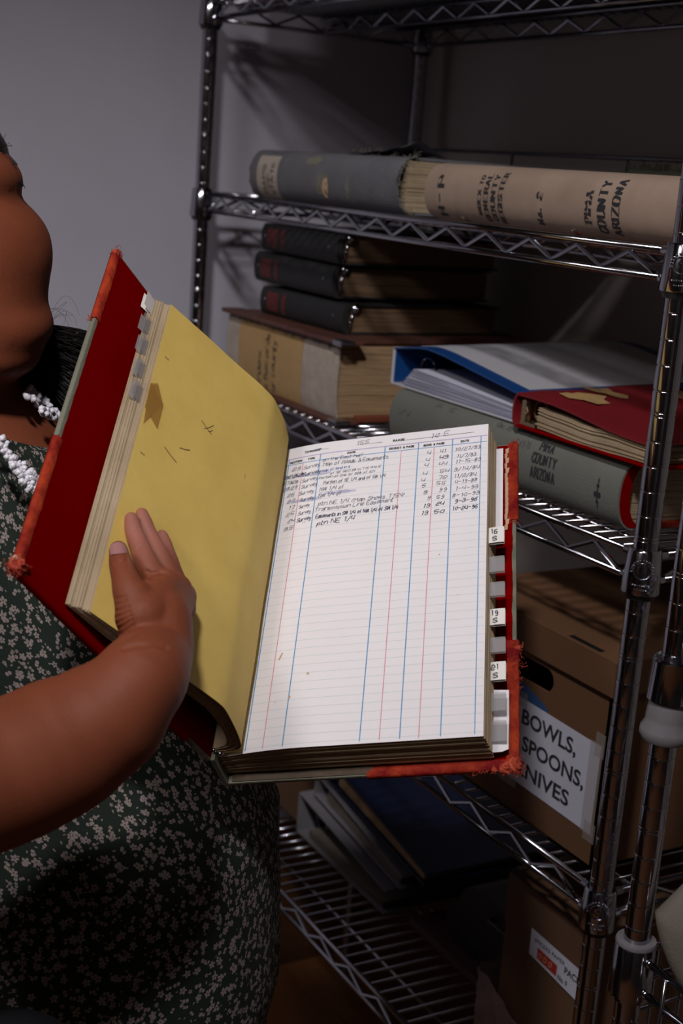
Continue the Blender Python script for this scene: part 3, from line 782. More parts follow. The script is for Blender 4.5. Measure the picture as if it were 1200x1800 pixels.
for (cx_, cy_, sx_, sy_) in ((2.4, 2.2, 1.6, 1.0), (1.2, 4.3, 1.4, .7), (4.2, 7.4, 2.4, .9), (7.6, 7.8, 1.8, .7)):
    n = 12; V = [(cx_, cy_, rt(cx_, cy_) + .06)]
    for i in range(n):
        a = 6.283 * i / n; q = rnd.uniform(.6, 1.2); V.append((cx_ + sx_ * q * math.cos(a), cy_ + sy_ * q * math.sin(a), rt(cx_ + sx_ * q * math.cos(a), cy_) + .02 + rnd.uniform(0, .08)))
    g.add(V, [(0, 1 + i, 1 + (i + 1) % n) for i in range(n)])
g.build('torn_cover_paper', mat('yellowed_torn_paper', (.46, .29, .10), (.32, .2, .1), .8, scale=30), r)

# ------------------------------------------------------------------ fourth shelf: filing box with paper sign
z4 = deck(-27)
r = thing('storage_box', 'brown cardboard storage box with lid and a taped white sign for bowls, spoons and knives', 'box', (32.2, .9, z4))
bw, bd, bh = 12.0, 14.6, 9.6
g = MB(); t_ = .14
g.box(0, bw, 0, bd, 0, t_); g.box(0, t_, 0, bd, 0, bh - .1); g.box(bw - t_, bw, 0, bd, 0, bh - .1); g.box(0, bw, bd - t_, bd, 0, bh - .1)
g.build('box_body', M['cardboard'], r)
# front panel with a rounded hand hole
hx, hz, hw, hh = 6.3, 7.25, 1.75, .55
g = MB(); zt_ = bh - .1
g.box(0, hx - hw, 0, t_, 0, zt_); g.box(hx + hw, bw, 0, t_, 0, zt_); g.box(hx - hw, hx + hw, 0, t_, 0, hz - hh); g.box(hx - hw, hx + hw, 0, t_, hz + hh, zt_)
for sx in (-1, 1):
    for sz in (-1, 1):
        arc = [(hx + sx * (hw - hh + hh * math.cos(a)), hz + sz * hh * math.sin(a)) for a in [math.pi / 2 * i_ / 8 for i_ in range(9)]]
        g.prism([(hx + sx * hw, hz + sz * hh)] + arc, lambda p, q, t: (p, t, q), 0, t_)
g.build('front_panel', M['cardboard'], r)
lid = MB(); e = .22
lid.box(-e, bw + e, -e, bd + e, bh, bh + .15)
lid.box(-e, bw + e, -e, -e + .14, bh - 1.45, bh + .01); lid.box(-e, bw + e, bd + e - .14, bd + e, bh - 1.45, bh + .01)
lid.box(-e, -e + .14, -e, bd + e, bh - 1.45, bh + .01); lid.box(bw + e - .14, bw + e, -e, bd + e, bh - 1.45, bh + .01)
lo_ = lid.build('lid', M['cardboard'], r, bevel=.03)
MB().box(8.7, 10.9, -.02, .28, bh + .12, bh + .165).build('lid_slot', M['black_vinyl'], lo_)
yp = -.03
g = MB(); g.add([(.85, yp, 5.85), (bw - .25, yp, 5.72), (bw - .3, yp, 1.55), (.85, yp, 1.75)], [(0, 1, 2, 3)]); sg = g.build('paper_sign', M['white'], r)
sgf = lambda a, b: (a, yp - .012, b)
g = MB()
font_mesh(g, 'CUPS, BOWLS,', sgf, 2.75, .74, 4.62, fitw=7.4, bold=.022)
font_mesh(g, 'FORKS, SPOONS,', sgf, 2.35, .74, 3.36, fitw=8.55, bold=.022)
font_mesh(g, '& KNIVES', sgf, 4.75, .74, 2.12, fitw=5.3, bold=.022)
g.build('sign_lettering', M['ink'], sg)
g = MB()
for (a, b, c, d) in ((bw - .75, bw + .02, 1.2, 2.1), (bw - .65, bw - .02, 5.2, 6.3), (5.7, 6.4, 5.4, 6.1), (4.8, 6.2, 1.3, 2.0)):
    MB().add([(a, yp - .02, c), (b, yp - .02, c), (b, yp - .02, d), (a, yp - .02, d)], [(0, 1, 2, 3)]).build('clear_tape', M['clear_tape'], r)
MB().add([(bw - .95, yp - .022, 1.5), (bw - .1, yp - .022, 1.5), (bw - .1, yp - .022, 5.8), (bw - .95, yp - .022, 5.8)], [(0, 1, 2, 3)]).build('clear_tape', M['clear_tape'], r)
g = MB(); V = [(5.9 + 1.9 * math.cos(a), -.012, 5.6 + 1.15 * math.sin(a)) for a in [math.pi * i / 14 for i in range(15)]]
V = [(3.2, -.012, 5.6), (3.2, -.012, 6.55), (6.0, -.012, 6.5), (7.3, -.012, 6.15), (7.9, -.012, 5.9), (7.7, -.012, 5.5)]
g.add(V, [tuple(range(len(V)))]); g.build('printed_logo', M['logo_blue'], r)
g = MB(); pf = lambda a, b: (a, -.012, b)
font_mesh(g, 'STORAGE', pf, 4.6, .4, 1.0, fitw=3.0); font_mesh(g, 'letter / legal size', pf, 3.9, .2, .55, fitw=4.0); font_mesh(g, 'stacks six high', pf, 4.4, .2, .22, fitw=3.6)
for z_ in (1.6, .05): g.box(.4, 8.9, -.012, -.008, z_, z_ + .03)
font_mesh(g, 'SMALL', lambda a, b: (bw + .015, a, b), 4.6, .85, 1.0, fitw=3.6)
g.build('printed_text', M['print_brown'], r)

# ------------------------------------------------------------------ fifth shelf
z5s = deck(-41.758)
r = thing('carton', 'brown carton with white and red paper label, bottom right of the shelving', 'box', (38.5, 1.1, z5s))
bw, bd, bh = 6.4, 12, 11.7
MB().box(0, bw, 0, bd, 0, bh - 2.6).build('box_body', M['cardboard2'], r, bevel=.06)
MB().box(-.06, bw + .06, -.06, bd + .06, bh - 2.6, bh).build('lid', M['cardboard2'], r, bevel=.06)
xa = pxx(935, 1620, 1.0) - 38.5
g = MB(); lz = lambda x: 9.65 - .0 * x; yl = -.075
V = [(xa, yl, 9.9), (bw - .02, yl, 9.75), (bw - .02, yl, 8.15), (xa, yl, 8.55)]; g.add(V, [(0, 1, 2, 3)]); lb = g.build('paper_label', M['white'], r)
g = MB(); g.add([(xa + .6, yl - .01, 9.2), (xa + 2.1, yl - .01, 9.1), (xa + 2.1, yl - .01, 8.55), (xa + .6, yl - .01, 8.65)], [(0, 1, 2, 3)]); g.build('red_band', M['label_red'], lb)
g = MB(); lf = lambda a, b: (a, yl - .015, b)
font_mesh(g, 'SPICERS PAPER', lf, xa + .3, .2, 9.38, fitw=2.3)
font_mesh(g, 'PACESETTER', lf, xa + 3.2, .34, 9.1, fitw=3.0, bold=.02) if False else font_mesh(g, 'PACESE', lf, xa + 2.6, .34, 9.05, fitw=1.55, bold=.02)
font_mesh(g, 'No. 9', lf, xa + 2.2, .26, 8.5, fitw=.7, bold=.02)
g.build('label_lettering', M['ink'], lb)
g = MB()
for i, x in enumerate((xa + .8, xa + 1.2, xa + 1.6)): g.tube([(x + .12 * math.cos(q_), yl - .014, 8.86 + .12 * math.sin(q_)) for q_ in [k_ * .7 for k_ in range(10)]], .015, 4)
g.build('label_marks', M['torn'], lb)
# crumpled wrap
r2 = thing('plastic_wrap', 'crumpled clear plastic wrap hanging around the lower half of the carton', 'wrap', (38.0, .5, z5s))
g = MB()
def wf(a, b):
    x = -.5 + a * 7.0; z = b * (6.3 - 2.6 * a); nz_ = noise.noise(Vector((a * 6, b * 5, 1.3))) * .45 + noise.noise(Vector((a * 17, b * 15, 4))) * .16
    return (x, .12 - abs(nz_) * .55, max(z + nz_ * .3, .02))
g.surf(wf, [i / 26 for i in range(27)], [i / 22 for i in range(23)])
def wf2(a, b):
    nz_ = noise.noise(Vector((a * 6, b * 5, 7.3))) * .45
    return (-.5 - abs(nz_) * .4, .12 + a * 7, max(b * 6.3 + nz_ * .3, .02))
g.surf(wf2, [i / 14 for i in range(15)], [i / 14 for i in range(15)])
g.build('wrap_sheet', M['shrink'], r2, smooth=True)

r = thing('carton', 'plain brown cardboard box at the left end of the bottom shelf', 'box', (1.2, 5.2, z5s))
MB().box(0, 8.4, 0, 9.5, 0, 6.2).build('box_body', M['cardboard2'], r, bevel=.05)
MB().box(-.02, 8.42, 4.6, 4.9, 6.2, 6.23).build('packing_tape', M['tape'], r)

def lying_binder(name, label, loc, rz, w_, d_, h_, cm, pm, tilt=0, fill=1.0):
    r = thing(name, label, 'binder', loc, rz); r.rotation_euler[1] = tilt
    MB().box(0, w_, 0, d_, 0, .1).build('back_cover', cm, r, bevel=.04)
    g = MB(); g.hexa([(0, 0, h_ - .1), (w_, 0, h_ * .55 - .1), (w_, d_, h_ * .55 - .1), (0, d_, h_ - .1), (0, 0, h_), (w_, 0, h_ * .55), (w_, d_, h_ * .55), (0, d_, h_)]); g.build('front_cover', cm, r, bevel=.04)
    MB().box(-.1, 0, 0, d_, 0, h_).build('spine', cm, r, bevel=.04)
    g = MB(); rnd = random.Random(w_)
    for i in range(9):
        z0 = .14 + i * (h_ * .5 - .2) / 9 * fill
        g.hexa([(1.3 + rnd.uniform(-.1, .1), .25, z0 * 1.4), (w_ - .5, .25, z0), (w_ - .5, d_ - .3, z0), (1.3, d_ - .3, z0 * 1.4)] + [(1.3, .25, z0 * 1.4 + .06), (w_ - .5, .25, z0 + .06), (w_ - .5, d_ - .3, z0 + .06), (1.3, d_ - .3, z0 * 1.4 + .06)])
    g.build('paper_stack', pm, r)
    g = MB()
    for yy in (1.2, d_ / 2, d_ - 1.2): g.tube([(1.3 + .7 * math.cos(a), yy, h_ * .42 + min(.8, h_ * .32) * math.sin(a)) for a in [i * math.pi / 8 for i in range(17)]], .06, 6)
    g.build('ring_mechanism', M['chrome'], r, smooth=True)
    return r
lying_binder('ring_binder', 'white ring binder gaping open, lowest on the bottom shelf', (10.9, 4.5, z5s), .0, 11.6, 10.8, 2.9, M['shaded_binder'], M['shaded_paper'], 0, .3)
lying_binder('ring_binder', 'second white ring binder full of papers, on top of the gaping one', (12.0, 5.0, z5s + 3.15), 0, 11.4, 10, 1.6, M['shaded_binder'], M['shaded_paper'], .10)
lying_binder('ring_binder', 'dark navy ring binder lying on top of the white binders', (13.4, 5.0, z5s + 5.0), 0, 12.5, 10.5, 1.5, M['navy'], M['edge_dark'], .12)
r = thing('document_case', 'black case with rounded corner, right of the binders on the bottom shelf', 'case', (26.3, 6.4, z5s + .55))
P = []
for (cx_, cz_, a0_) in ((1.6, 1.6, 180), (10.2, 1.2, 270), (10.2, 3.2, 0), (2.8, 2.6, 90)):
    rr_ = {180: 1.6, 270: 1.2, 0: .8, 90: 1.6}[a0_]
    for i in range(7): a = math.radians(a0_ + 90 * i / 6); P.append((cx_ + rr_ * math.cos(a), cz_ + rr_ * math.sin(a)))
MB().prism(P, lambda p, q, t: (p, t, q), 0, 8.5).build('case_shell', M['black_vinyl'], r, smooth=True, auto=.7)
MB().tube([(4.5, -.05, 3.3), (4.7, -.5, 3.4), (7.3, -.5, 3.4), (7.5, -.05, 3.3)], .13, 8).build('handle', M['black_vinyl'], r, smooth=True)
r = thing('folder', 'flat maroon folder under the black case on the bottom shelf', 'folder', (24.0, 5.4, z5s))
MB().box(0, 13.4, 0, 10, 0, .2).build('back_cover', M['maroon'], r, bevel=.05)
MB().box(.2, 13.2, .1, 9.8, .2, .3).build('paper_stack', M['edge'], r)
MB().box(0, 13.4, 0, 10, .3, .5).build('front_cover', M['maroon'], r, bevel=.05)

# top shelf load, above the frame: it throws the shade the photograph shows
zt1 = deck(12)
MB_l = MB().box(.6, 45.4, .8, 15.4, 0, .06)
r = thing('shelf_liner', 'dark rubber mat lining the top shelf', 'mat', (0, 0, zt1)); MB_l.build('mat_sheet', M['black_plastic'], r)
for i, (x_, w_, h_) in enumerate(((2, 13, 9), (16, 13, 8), (30.5, 13.5, 10))):
    r = thing('carton', ['taped brown carton at the left of the top shelf', 'low brown carton in the middle of the top shelf', 'tall brown carton at the right of the top shelf'][i], 'box', (x_, 2.2, zt1 + .06))
    MB().box(0, w_, 0, 12.5, 0, h_).build('box_body', M['cardboard2'], r, bevel=.05)
    MB().box(-.02, w_ + .02, 6, 8, h_, h_ + .03).build('packing_tape', M['tape'], r)
#@@PART2
# ------------------------------------------------------------------ second wire unit at the right edge
r = thing('wire_trolley', 'chrome wire trolley with milky plastic sleeves at the right edge, in front of the shelving', 'trolley', (51.05, -2.55, -60))
pm2 = post_mesh('post', 72, g=.35); fp = pm2.build('post', M['chrome'], r, smooth=True, auto=1.2)
for (a, b) in ((26, 0), (0, 15), (26, 15)):
    c = fp.copy(); SC.collection.objects.link(c); c.parent = r; c.location = (a * S, b * S, 0)
for zt_, low in ((47.2, 0), (35.6, 1)):
    for (a, b) in ((0, 0), (26, 0), (0, 15), (26, 15)):
        if low:
            pr = [(.5, zt_), (.72, zt_), (.78, zt_ - .1), (.84, zt_ - 2.1), (.72, zt_ - 2.15), (.72, zt_ - 2.3), (.5, zt_ - 2.3)]
            sl = [(.5, zt_ + .16), (.76, zt_ + .16), (.8, zt_ + .05), (.78, zt_ - .02), (.5, zt_ - .02)]
        else:
            pr = [(.5, zt_), (.74, zt_), (.82, zt_ - .08), (.8, zt_ - .15), (.86, zt_ - 1.6), (.5, zt_ - 1.65)]
            sl = [(.5, zt_ - 1.6), (.72, zt_ - 1.6), (.80, zt_ - 2.3), (.78, zt_ - 2.45), (.94, zt_ - 2.75), (.95, zt_ - 3.0), (.82, zt_ - 3.2), (.5, zt_ - 3.2)]
        g = MB().lathe(pr, (a, b), 28)
        for zc in ((zt_ - .45, zt_ - 1.25) if not low else (zt_ - .45, zt_ - 1.75)):
            sx, sy = (1 if a == 0 else -1), (1 if b == 0 else -1)
            g.sphere((a + sx * .85, b, zc), .2, 8, 6); g.sphere((a, b + sy * .85, zc), .2, 8, 6)
        g.build('collar', M['chrome'], r, smooth=True, auto=.7)
        MB().lathe(sl, (a, b), 28).build('plastic_sleeve', M['clear_plastic'], r, smooth=True, auto=.9)
    g = MB()
    for zc in ((zt_ - .45, zt_ - 1.25) if not low else (zt_ - .45, zt_ - 1.75)):
        for b in (0, 15): g.tube([(.8, b, zc), (25.2, b, zc)], .15, 8)
        for a in (0, 26): g.tube([(a, .8, zc), (a, 14.2, zc)], .15, 8)
    sh = g.build('basket_rim' if low else 'shelf_rim', M['chrome'], r, smooth=True)
    zb = zt_ - .45
    for i in range(16):
        x = 1.9 + i * 1.55; q = zt_ - 7 if low else zt_ - 1.2
        MB().tube([(x, -.12, zb), (x, -.12, q), (x, 15.1, q), (x, 15.1, zb)], .085, 6).build('basket_wire' if low else 'deck_wire', M['chrome'], sh, smooth=True)
    if low:
        for i in range(9):
            y = 1.3 + i * 1.55
            MB().tube([(-.12, y, zb), (-.12, y, zt_ - 7), (26.1, y, zt_ - 7), (26.1, y, zb)], .085, 6).build('basket_wire', M['chrome'], sh, smooth=True)
        for hz_ in (3.2, 5.2): MB().tube([(-.1, -.1, zt_ - hz_), (26.1, -.1, zt_ - hz_), (26.1, 15.1, zt_ - hz_), (-.1, 15.1, zt_ - hz_), (-.1, -.1, zt_ - hz_)], .085, 6).build('basket_wire', M['chrome'], sh, smooth=True)
# canvas bag in the basket
c0 = dp(1232, 1650, 52.0)
r = thing('canvas_bag', 'beige canvas bag sticking out of the trolley basket at the right edge', 'bag', tuple(c0))
FW = -RW[2] * 1.0; RT = RW[0]; UP = RW[1]
P = [(-1.72, 1.0), (-1.70, .6), (-1.55, -.1), (-1.25, -.9), (-.85, -1.7), (-.35, -2.4), (.5, -3.0), (2.4, -3.4), (3.4, 0), (2.6, 3.2), (1.2, 3.4), (-.2, 2.5)]
g = MB(); F = []
def bagp(s, k, lay):
    a, b = P[k % len(P)]; return np.array(c0) + RT * a * s + UP * b * s + FW * lay
for sgn in (-1, 1):
    V = []; ss_ = [1, .97, .85, .5, .01]; dz = [0, .28, .5, .75, .85]
    for s_, d_ in zip(ss_, dz): V += [bagp(s_, k, sgn * d_) for k in range(len(P))]
    n = len(P); g.add(V, [(i * n + k, i * n + (k + 1) % n, (i + 1) * n + (k + 1) % n, (i + 1) * n + k) for i in range(4) for k in range(n)])
g.build('bag_body', M['canvas'], r, smooth=True, org=c0, weld=True, auto=1.2)
MB().tube([bagp(.98, 10, 0) + UP * 0, bagp(1.5, 10, .3), bagp(1.5, 9, .3), bagp(.98, 9, 0)], .25, 6).build('strap', M['canvas'], r, smooth=True, org=c0)

# ------------------------------------------------------------------ the open ledger held in the hands
BU = np.array([.6328, .7427, .2189]); BV = np.array([.7106, -.4336, -.5541]); BU /= np.linalg.norm(BU)
BV -= BU * (BU @ BV); BV /= np.linalg.norm(BV); BN = -np.cross(BU, BV)
BA = dp(505.5, 814, 55.)
def BK(u, n, v): return BA + BU * u + BN * n + BV * v
BO = BK(-.9, -1.5, 6.3)
TOPV, BOTV = -.96, 13.47
def pgn(u): return -.16 * (max(2.2 - u, 0) / 2.2) ** 2
def PG(a, b, lift=.012): return BK(a, pgn(a) + lift, -b)        # b = -v so that writing stands upright
def uvp(px_, py_):
    q = onpl(px_, py_, BN, BA); return (q - BA) @ BU, -((q - BA) @ BV)
bk = thing('ledger', 'open red-lined county survey ledger held in the hands, handwritten page and yellow divider showing', 'book', tuple(BO))
def bb(g, name, m, **k): return g.build(name, m, bk, org=BO, **k)
# right-hand cover board: grey cloth outside, red lining inside, leather corners
def slab(g, u0, u1, n0, n1, v0, v1): g.hexa([BK(u0, n0, v0), BK(u1, n0, v0), BK(u1, n0, v1), BK(u0, n0, v1), BK(u0, n1, v0), BK(u1, n1, v0), BK(u1, n1, v1), BK(u0, n1, v1)]); return g
V0, V1 = -1.22, 13.75
bb(slab(MB(), -.95, 8.88, -1.62, -1.46, V0, V1), 'cover_board', M['cloth'], bevel=.05)
g = MB(); rnd = random.Random(2)
us = [-.8 + 9.45 * i / 2 for i in range(3)]
vv = [V0 + .08 + (V1 - V0 - .16) * i / 60 for i in range(61)]
g.surf(lambda a, v: BK(a if a < 5 else 8.74 + .035 * noise.noise(Vector((v * 3, 0, 1))) + .05 * noise.noise(Vector((v * .9, 3, 1))), -1.445, v), us, vv)
bb(g, 'red_lining', M['red'])
def corner(side, v0, v1, seed):
    """leather wrap over the outer edge of a board; side 0 = right board, 1 = left board"""
    g = MB(); n = 26
    for i in range(n):
        a, b = v0 + (v1 - v0) * i / n, v0 + (v1 - v0) * (i + 1) / n
        j0 = .06 * noise.noise(Vector((a * 2.1, seed, 0))); j1 = .06 * noise.noise(Vector((b * 2.1, seed, 0)))
        if side == 0:
            s0 = [(8.55 + j0, -1.43), (8.93 + j0 * .4, -1.40), (8.97 + j0 * .4, -1.54), (8.93, -1.68), (8.2 + j0 * 3, -1.66)]
            s1 = [(8.55 + j1, -1.43), (8.93 + j1 * .4, -1.40), (8.97 + j1 * .4, -1.54), (8.93, -1.68), (8.2 + j1 * 3, -1.66)]
            f_ = lambda p, v: BK(p[0], p[1], v)
        else:
            s0 = [(10.48 + j0, .025), (10.72 + j0 * .3, .05), (10.80 + j0 * .3, -.08), (10.74, -.22), (10.1 + j0 * 2, -.2)]
            s1 = [(10.48 + j1, .025), (10.72 + j1 * .3, .05), (10.80 + j1 * .3, -.08), (10.74, -.22), (10.1 + j1 * 2, -.2)]
            f_ = lambda p, v: LC(p[0], p[1], v)
        V = [f_(p, a) for p in s0] + [f_(p, b) for p in s1]
        g.add(V, [(k_, k_ + 1, 6 + k_, 5 + k_) for k_ in range(4)])
    return bb(g, 'leather_corner', M['red_leather'], smooth=True, weld=True)
def LC(l, m_, v):      # left board: l along it from the hinge, m_ off its inner face
    e = np.array([-.2503, .9682]); nn_ = np.array([.9682, .2503]); q = np.array([-1.08, -.15]) + e * l + nn_ * m_
    return BK(q[0], q[1], v)
g = MB(); g.surf(lambda a, v: BK(a, -1.424 + .005 * math.sin(a * 7), v), [-.8 + 4.9 * i / 30 for i in range(31)], [13.2, 13.4, 13.71]); bb(g, 'torn_margin', mat('buff_board_margin', (.11, .08, .055), (.06, .04, .028), .9, scale=60))
corner(0, V0 - .03, 2.9, 1); corner(0, 8.6, V1 + .03, 2)
# red leather along the bottom edge of right board
g = MB(); n = 24
for i in range(n):
    a, b = 3.9 + 5.0 * i / n, 3.9 + 5.0 * (i + 1) / n
    V = [BK(q, m_, v) for q in (a, b) for m_, v in ((-1.43, V1 - .3), (-1.41, V1 + .03), (-1.55, V1 + .06), (-1.67, V1 + .03), (-1.67, V1 - .7 - .25 * noise.noise(Vector((q * 2, 0, 5)))))]
    g.add(V, [(k_, k_ + 1, 6 + k_, 5 + k_) for k_ in range(4)])
bb(g, 'leather_edge', M['red_leather'], smooth=True, weld=True)
slab(MB(), -1.12, -.95, -1.62, .05, V0, V1)
bb(slab(MB(), -1.14, -.97, -1.64, .0, V0, V1), 'spine', M['cloth'], bevel=.05)
# right-hand block of leaves
def block_prism(name, m, outer, inner, nlay, v0, v1, seed, jit=.05, sub=1):
    """leaves between two polylines (u, n), split into nlay ragged sheets"""
    rnd = random.Random(seed); g = MB(); k_ = len(outer)
    hs = [rnd.uniform(.5, 1.5) for _ in range(nlay)]; tot = sum(hs); acc = 0
    for h in hs:
        t0, t1 = acc / tot, (acc + h * .93) / tot; acc += h
        a, b, e_ = rnd.uniform(0, jit), rnd.uniform(0, jit), rnd.uniform(0, jit * 1.4)
        pa = [(outer[i][0] * (1 - t0) + inner[i][0] * t0, outer[i][1] * (1 - t0) + inner[i][1] * t0) for i in range(k_)]
        pb = [(outer[i][0] * (1 - t1) + inner[i][0] * t1, outer[i][1] * (1 - t1) + inner[i][1] * t1) for i in range(k_)]
        for pl_ in (pa, pb):
            d = np.array(pl_[-1]) - np.array(pl_[-2]); d = d / np.linalg.norm(d) * e_
            pl_[-1] = (pl_[-1][0] - d[0], pl_[-1][1] - d[1])
        g.prism(pa + pb[::-1], BK, v0 + a, v1 - b)
    return bb(g, name, m)
ut = [-.95, -.3, .4, 1.0, 1.6, 2.2, 4, 6, 8.03]
blk = block_prism('page_block', M['edge'], [(u_, pgn(u_) - .012) for u_ in ut], [(-.95, -1.3), (-.3, -1.3), (.4, -1.3), (1, -1.3), (1.6, -1.3), (2.2, -1.3), (4, -1.3), (6, -1.32), (8.2, -1.34)], 34, TOPV, BOTV, 5, .06)
# the written page
g = MB(); us = [-.9 + 3.1 * i / 20 for i in range(21)] + [4, 6, 8.02]
g.surf(lambda a, v: BK(a, pgn(a) + .002, v), us, [TOPV + (BOTV - TOPV) * i / 30 for i in range(31)])
page = bb(g, 'ledger_page', M['paper'], smooth=True)
# rules
def vline(g, a, v0, v1, wd, lift=.006):
    for i in range(20):
        p, q = v0 + (v1 - v0) * i / 20, v0 + (v1 - v0) * (i + 1) / 20
        g.add([PG(a - wd / 2, -p, lift), PG(a + wd / 2, -p, lift), PG(a + wd / 2, -q, lift), PG(a - wd / 2, -q, lift)], [(0, 1, 2, 3)])
def hline(g, v, a0, a1, wd, lift=.004):
    for i in range(24):
        p, q = a0 + (a1 - a0) * i / 24, a0 + (a1 - a0) * (i + 1) / 24
        g.add([PG(p, -v - wd / 2, lift), PG(q, -v - wd / 2, lift), PG(q, -v + wd / 2, lift), PG(p, -v + wd / 2, lift)], [(0, 1, 2, 3)])
def ucol(px_): return uvp(px_, 814 - (px_ - 505.5) * .11)[0]
def pb_(g, name, m): o = g.build(name, m, page, org=BO); return o
g = MB(); NR = 37; RH = 13.3 / NR
for i in range(1, NR + 1): hline(g, i * RH, -.3, 7.98, .014)
pb_(g, 'row_rules', M['lineteal'])
g = MB()
for px_ in (505.5, 562, 676, 735, 795, 845): vline(g, ucol(px_), -.33, 13.38, .036 if px_ < 840 else .03)
hline(g, 0, -.3, 7.98, .034, .005)
pb_(g, 'blue_rules', M['lineblue'])
g = MB()
for px_ in (532, 705, 763): vline(g, ucol(px_), 0, 13.38, .028)
pb_(g, 'pink_rules', M['linepink'])
g = MB(); hline(g, -.33, -.3, 7.98, .04, .005); pb_(g, 'violet_rule', M['linepurple'])
def C1(x, y): return (480 + x / 6, 740 + y / 6)
def C2(x, y): return (670 + x / 6, 740 + y / 6)
def put_text(g, t, p0, p1, h, wd, slant=.25, jit=.55, serif=False):
    a0, b0 = uvp(*p0); a1, b1 = uvp(*p1)
    write(g, t, PG, a0, a1, lambda a: b0 + (b1 - b0) * (a - a0) / (a1 - a0), h, wd, slant, jit, serif)
g = MB()
for t, a, b, h in (('TOWNSHIP', C1(330, 330), C1(510, 303), .10), ('NAME', C1(785, 347), C1(872, 335), .09), ('SECTION', C1(170, 428), C1(305, 410), .09), ('TYPE', C1(365, 402), C1(440, 393), .09),
                   ('RANGE', C2(125, 220), C2(252, 205), .10), ('DOCKET & PAGE', C2(85, 305), C2(352, 275), .09), ('BOOK & PAGE', C2(448, 270), C2(670, 243), .09), ('DATE', C2(840, 227), C2(930, 215), .09)):
    put_text(g, t, a, b, h, .028, 0, 0, True)
for a, b in ((C1(515, 297), C1(1150, 226)), (C2(255, 205), C2(980, 120))):
    a0, b0 = uvp(*a); a1, b1 = uvp(*b)
    g.add([PG(a0, b0), PG(a1, b1), PG(a1, b1 + .015), PG(a0, b0 + .015)], [(0, 1, 2, 3)])
pb_(g, 'printed_headings', M['ink'])
g = MB(); H = .17; W1 = .018; W2 = .027
TX = [('15S', C1(875, 252), C1(1010, 237), .2, W1), ('29', C1(190, 510), C1(282, 497), H, W1), ('Survey', C1(315, 500), C1(492, 465), H, W1), ('on the East half', C1(520, 425), C1(945, 372), .15, W1),
      ('Map of Roads & Easements', C1(525, 475), C1(1215, 395), .19, W1), ('2021,26,28', C1(108, 590), C1(310, 562), H, W2), ('Survey', C1(300, 572), C1(505, 535), H, W2),
      ('27&28', C1(95, 648), C1(255, 635), .15, W1), ('Survey', C1(295, 640), C1(470, 606), H, W1), ('Portion of the S½ S28 of S,N'.replace('½', '/'), C1(480, 612), C1(1072, 540), .11, .014), ('of SE SEC 28 in T15 R10 E', C1(600, 563), C1(1135, 487), .10, .014),
      ('28,29', C1(95, 718), C1(245, 693), H, W1), ('Survey', C1(290, 705), C1(465, 670), H, W1), ('Portion of SE 1/4 and of SW 1/4', C1(528, 668), C1(1180, 592), .17, W1),
      ('26', C1(140, 782), C1(215, 771), H, W1), ('Survey', C1(265, 772), C1(430, 745), H, W1), ('NW 1/4 of', C1(488, 742), C1(742, 710), .19, W1),
      ('27', C1(135, 850), C1(215, 838), H, W1), ('Survey', C1(275, 842), C1(430, 815), H, W1), ('NW 1/4 of', C1(475, 808), C1(715, 775), .17, W1),
      ('17', C1(150, 918), C1(215, 907), H, W1), ('Survey', C1(265, 912), C1(380, 890), .15, W1), ('ptn NE 1/4 (Map Shows T15N)', C1(470, 893), C2(245, 795), .19, W1),
      ('25', C1(125, 987), C1(215, 973), H, W1), ('Survey', C1(255, 985), C1(395, 960), H, W1), ('Transmission Line Easement', C1(432, 957), C2(125, 850), .19, W1),
      ('24', C1(145, 1057), C1(218, 1043), H, W1), ('Survey', C1(243, 1057), C1(398, 1030), .18, W2), ('Easements in SW 1/4 of NW 1/4 of SW 1/4', C1(445, 1025), C2(172, 927), .18, W2),
      ('35', C1(95, 1142), C1(205, 1122), .16, W1), ('"', C1(295, 1095), C1(322, 1090), .16, W1), ('ptn NE 1/4', C1(456, 1102), C1(855, 1040), .21, W2),
      ('10 E', C2(520, 184), C2(715, 152), .24, W1)]
for t, x, x2, y, bd in (('4', 480, 525, 352, 0), ('4', 465, 512, 427, 0), ('4', 450, 500, 482, 0), ('4', 430, 488, 572, 0), ('4', 415, 462, 642, 0), ('5', 425, 468, 702, 0), ('8', 440, 488, 772, 0), ('9', 475, 518, 832, 0), ('13', 435, 515, 917, 1), ('13', 415, 495, 993, 1),
                        ('41', 620, 680, 335, 0), ('43', 612, 708, 403, 1), ('44', 605, 695, 470, 0), ('54', 615, 715, 548, 0), ('72', 595, 692, 618, 0), ('55', 575, 680, 680, 0), ('99', 600, 690, 750, 0), ('59', 580, 660, 825, 0), ('24', 575, 660, 892, 1), ('50', 552, 665, 980, 1)):
    TX.append((t, C2(x, y), C2(x2, y - (x2 - x) * .12), .17, W2 if bd else W1))
for t, x, x2, y, bd in (('10/27/83', 775, 1045, 322, 0), ('11/7/83', 795, 1000, 392, 0), ('11-15-83', 780, 1050, 452, 0), ('3/14/84', 765, 1035, 530, 0), ('11/2/84', 765, 1000, 605, 0), ('4-19-88', 775, 1010, 665, 0),
                        ('1-4-93', 775, 1020, 735, 0), ('8-10-93', 745, 1035, 808, 0), ('9-3-96', 770, 1012, 868, 1), ('10-24-96', 745, 1015, 948, 1)):
    TX.append((t, C2(x, y), C2(x2, y - (x2 - x) * .12), .18, W2 if bd else W1))
for q in TX: put_text(g, q[0], q[1], q[2], q[3], q[4])
pb_(g, 'handwriting', M['pen'])
g = MB(); put_text(g, 'map of land in it', C1(510, 533), C1(812, 492), .12, .02); pb_(g, 'blue_handwriting', M['pen_blue'])
g = MB(); rnd = random.Random(12)
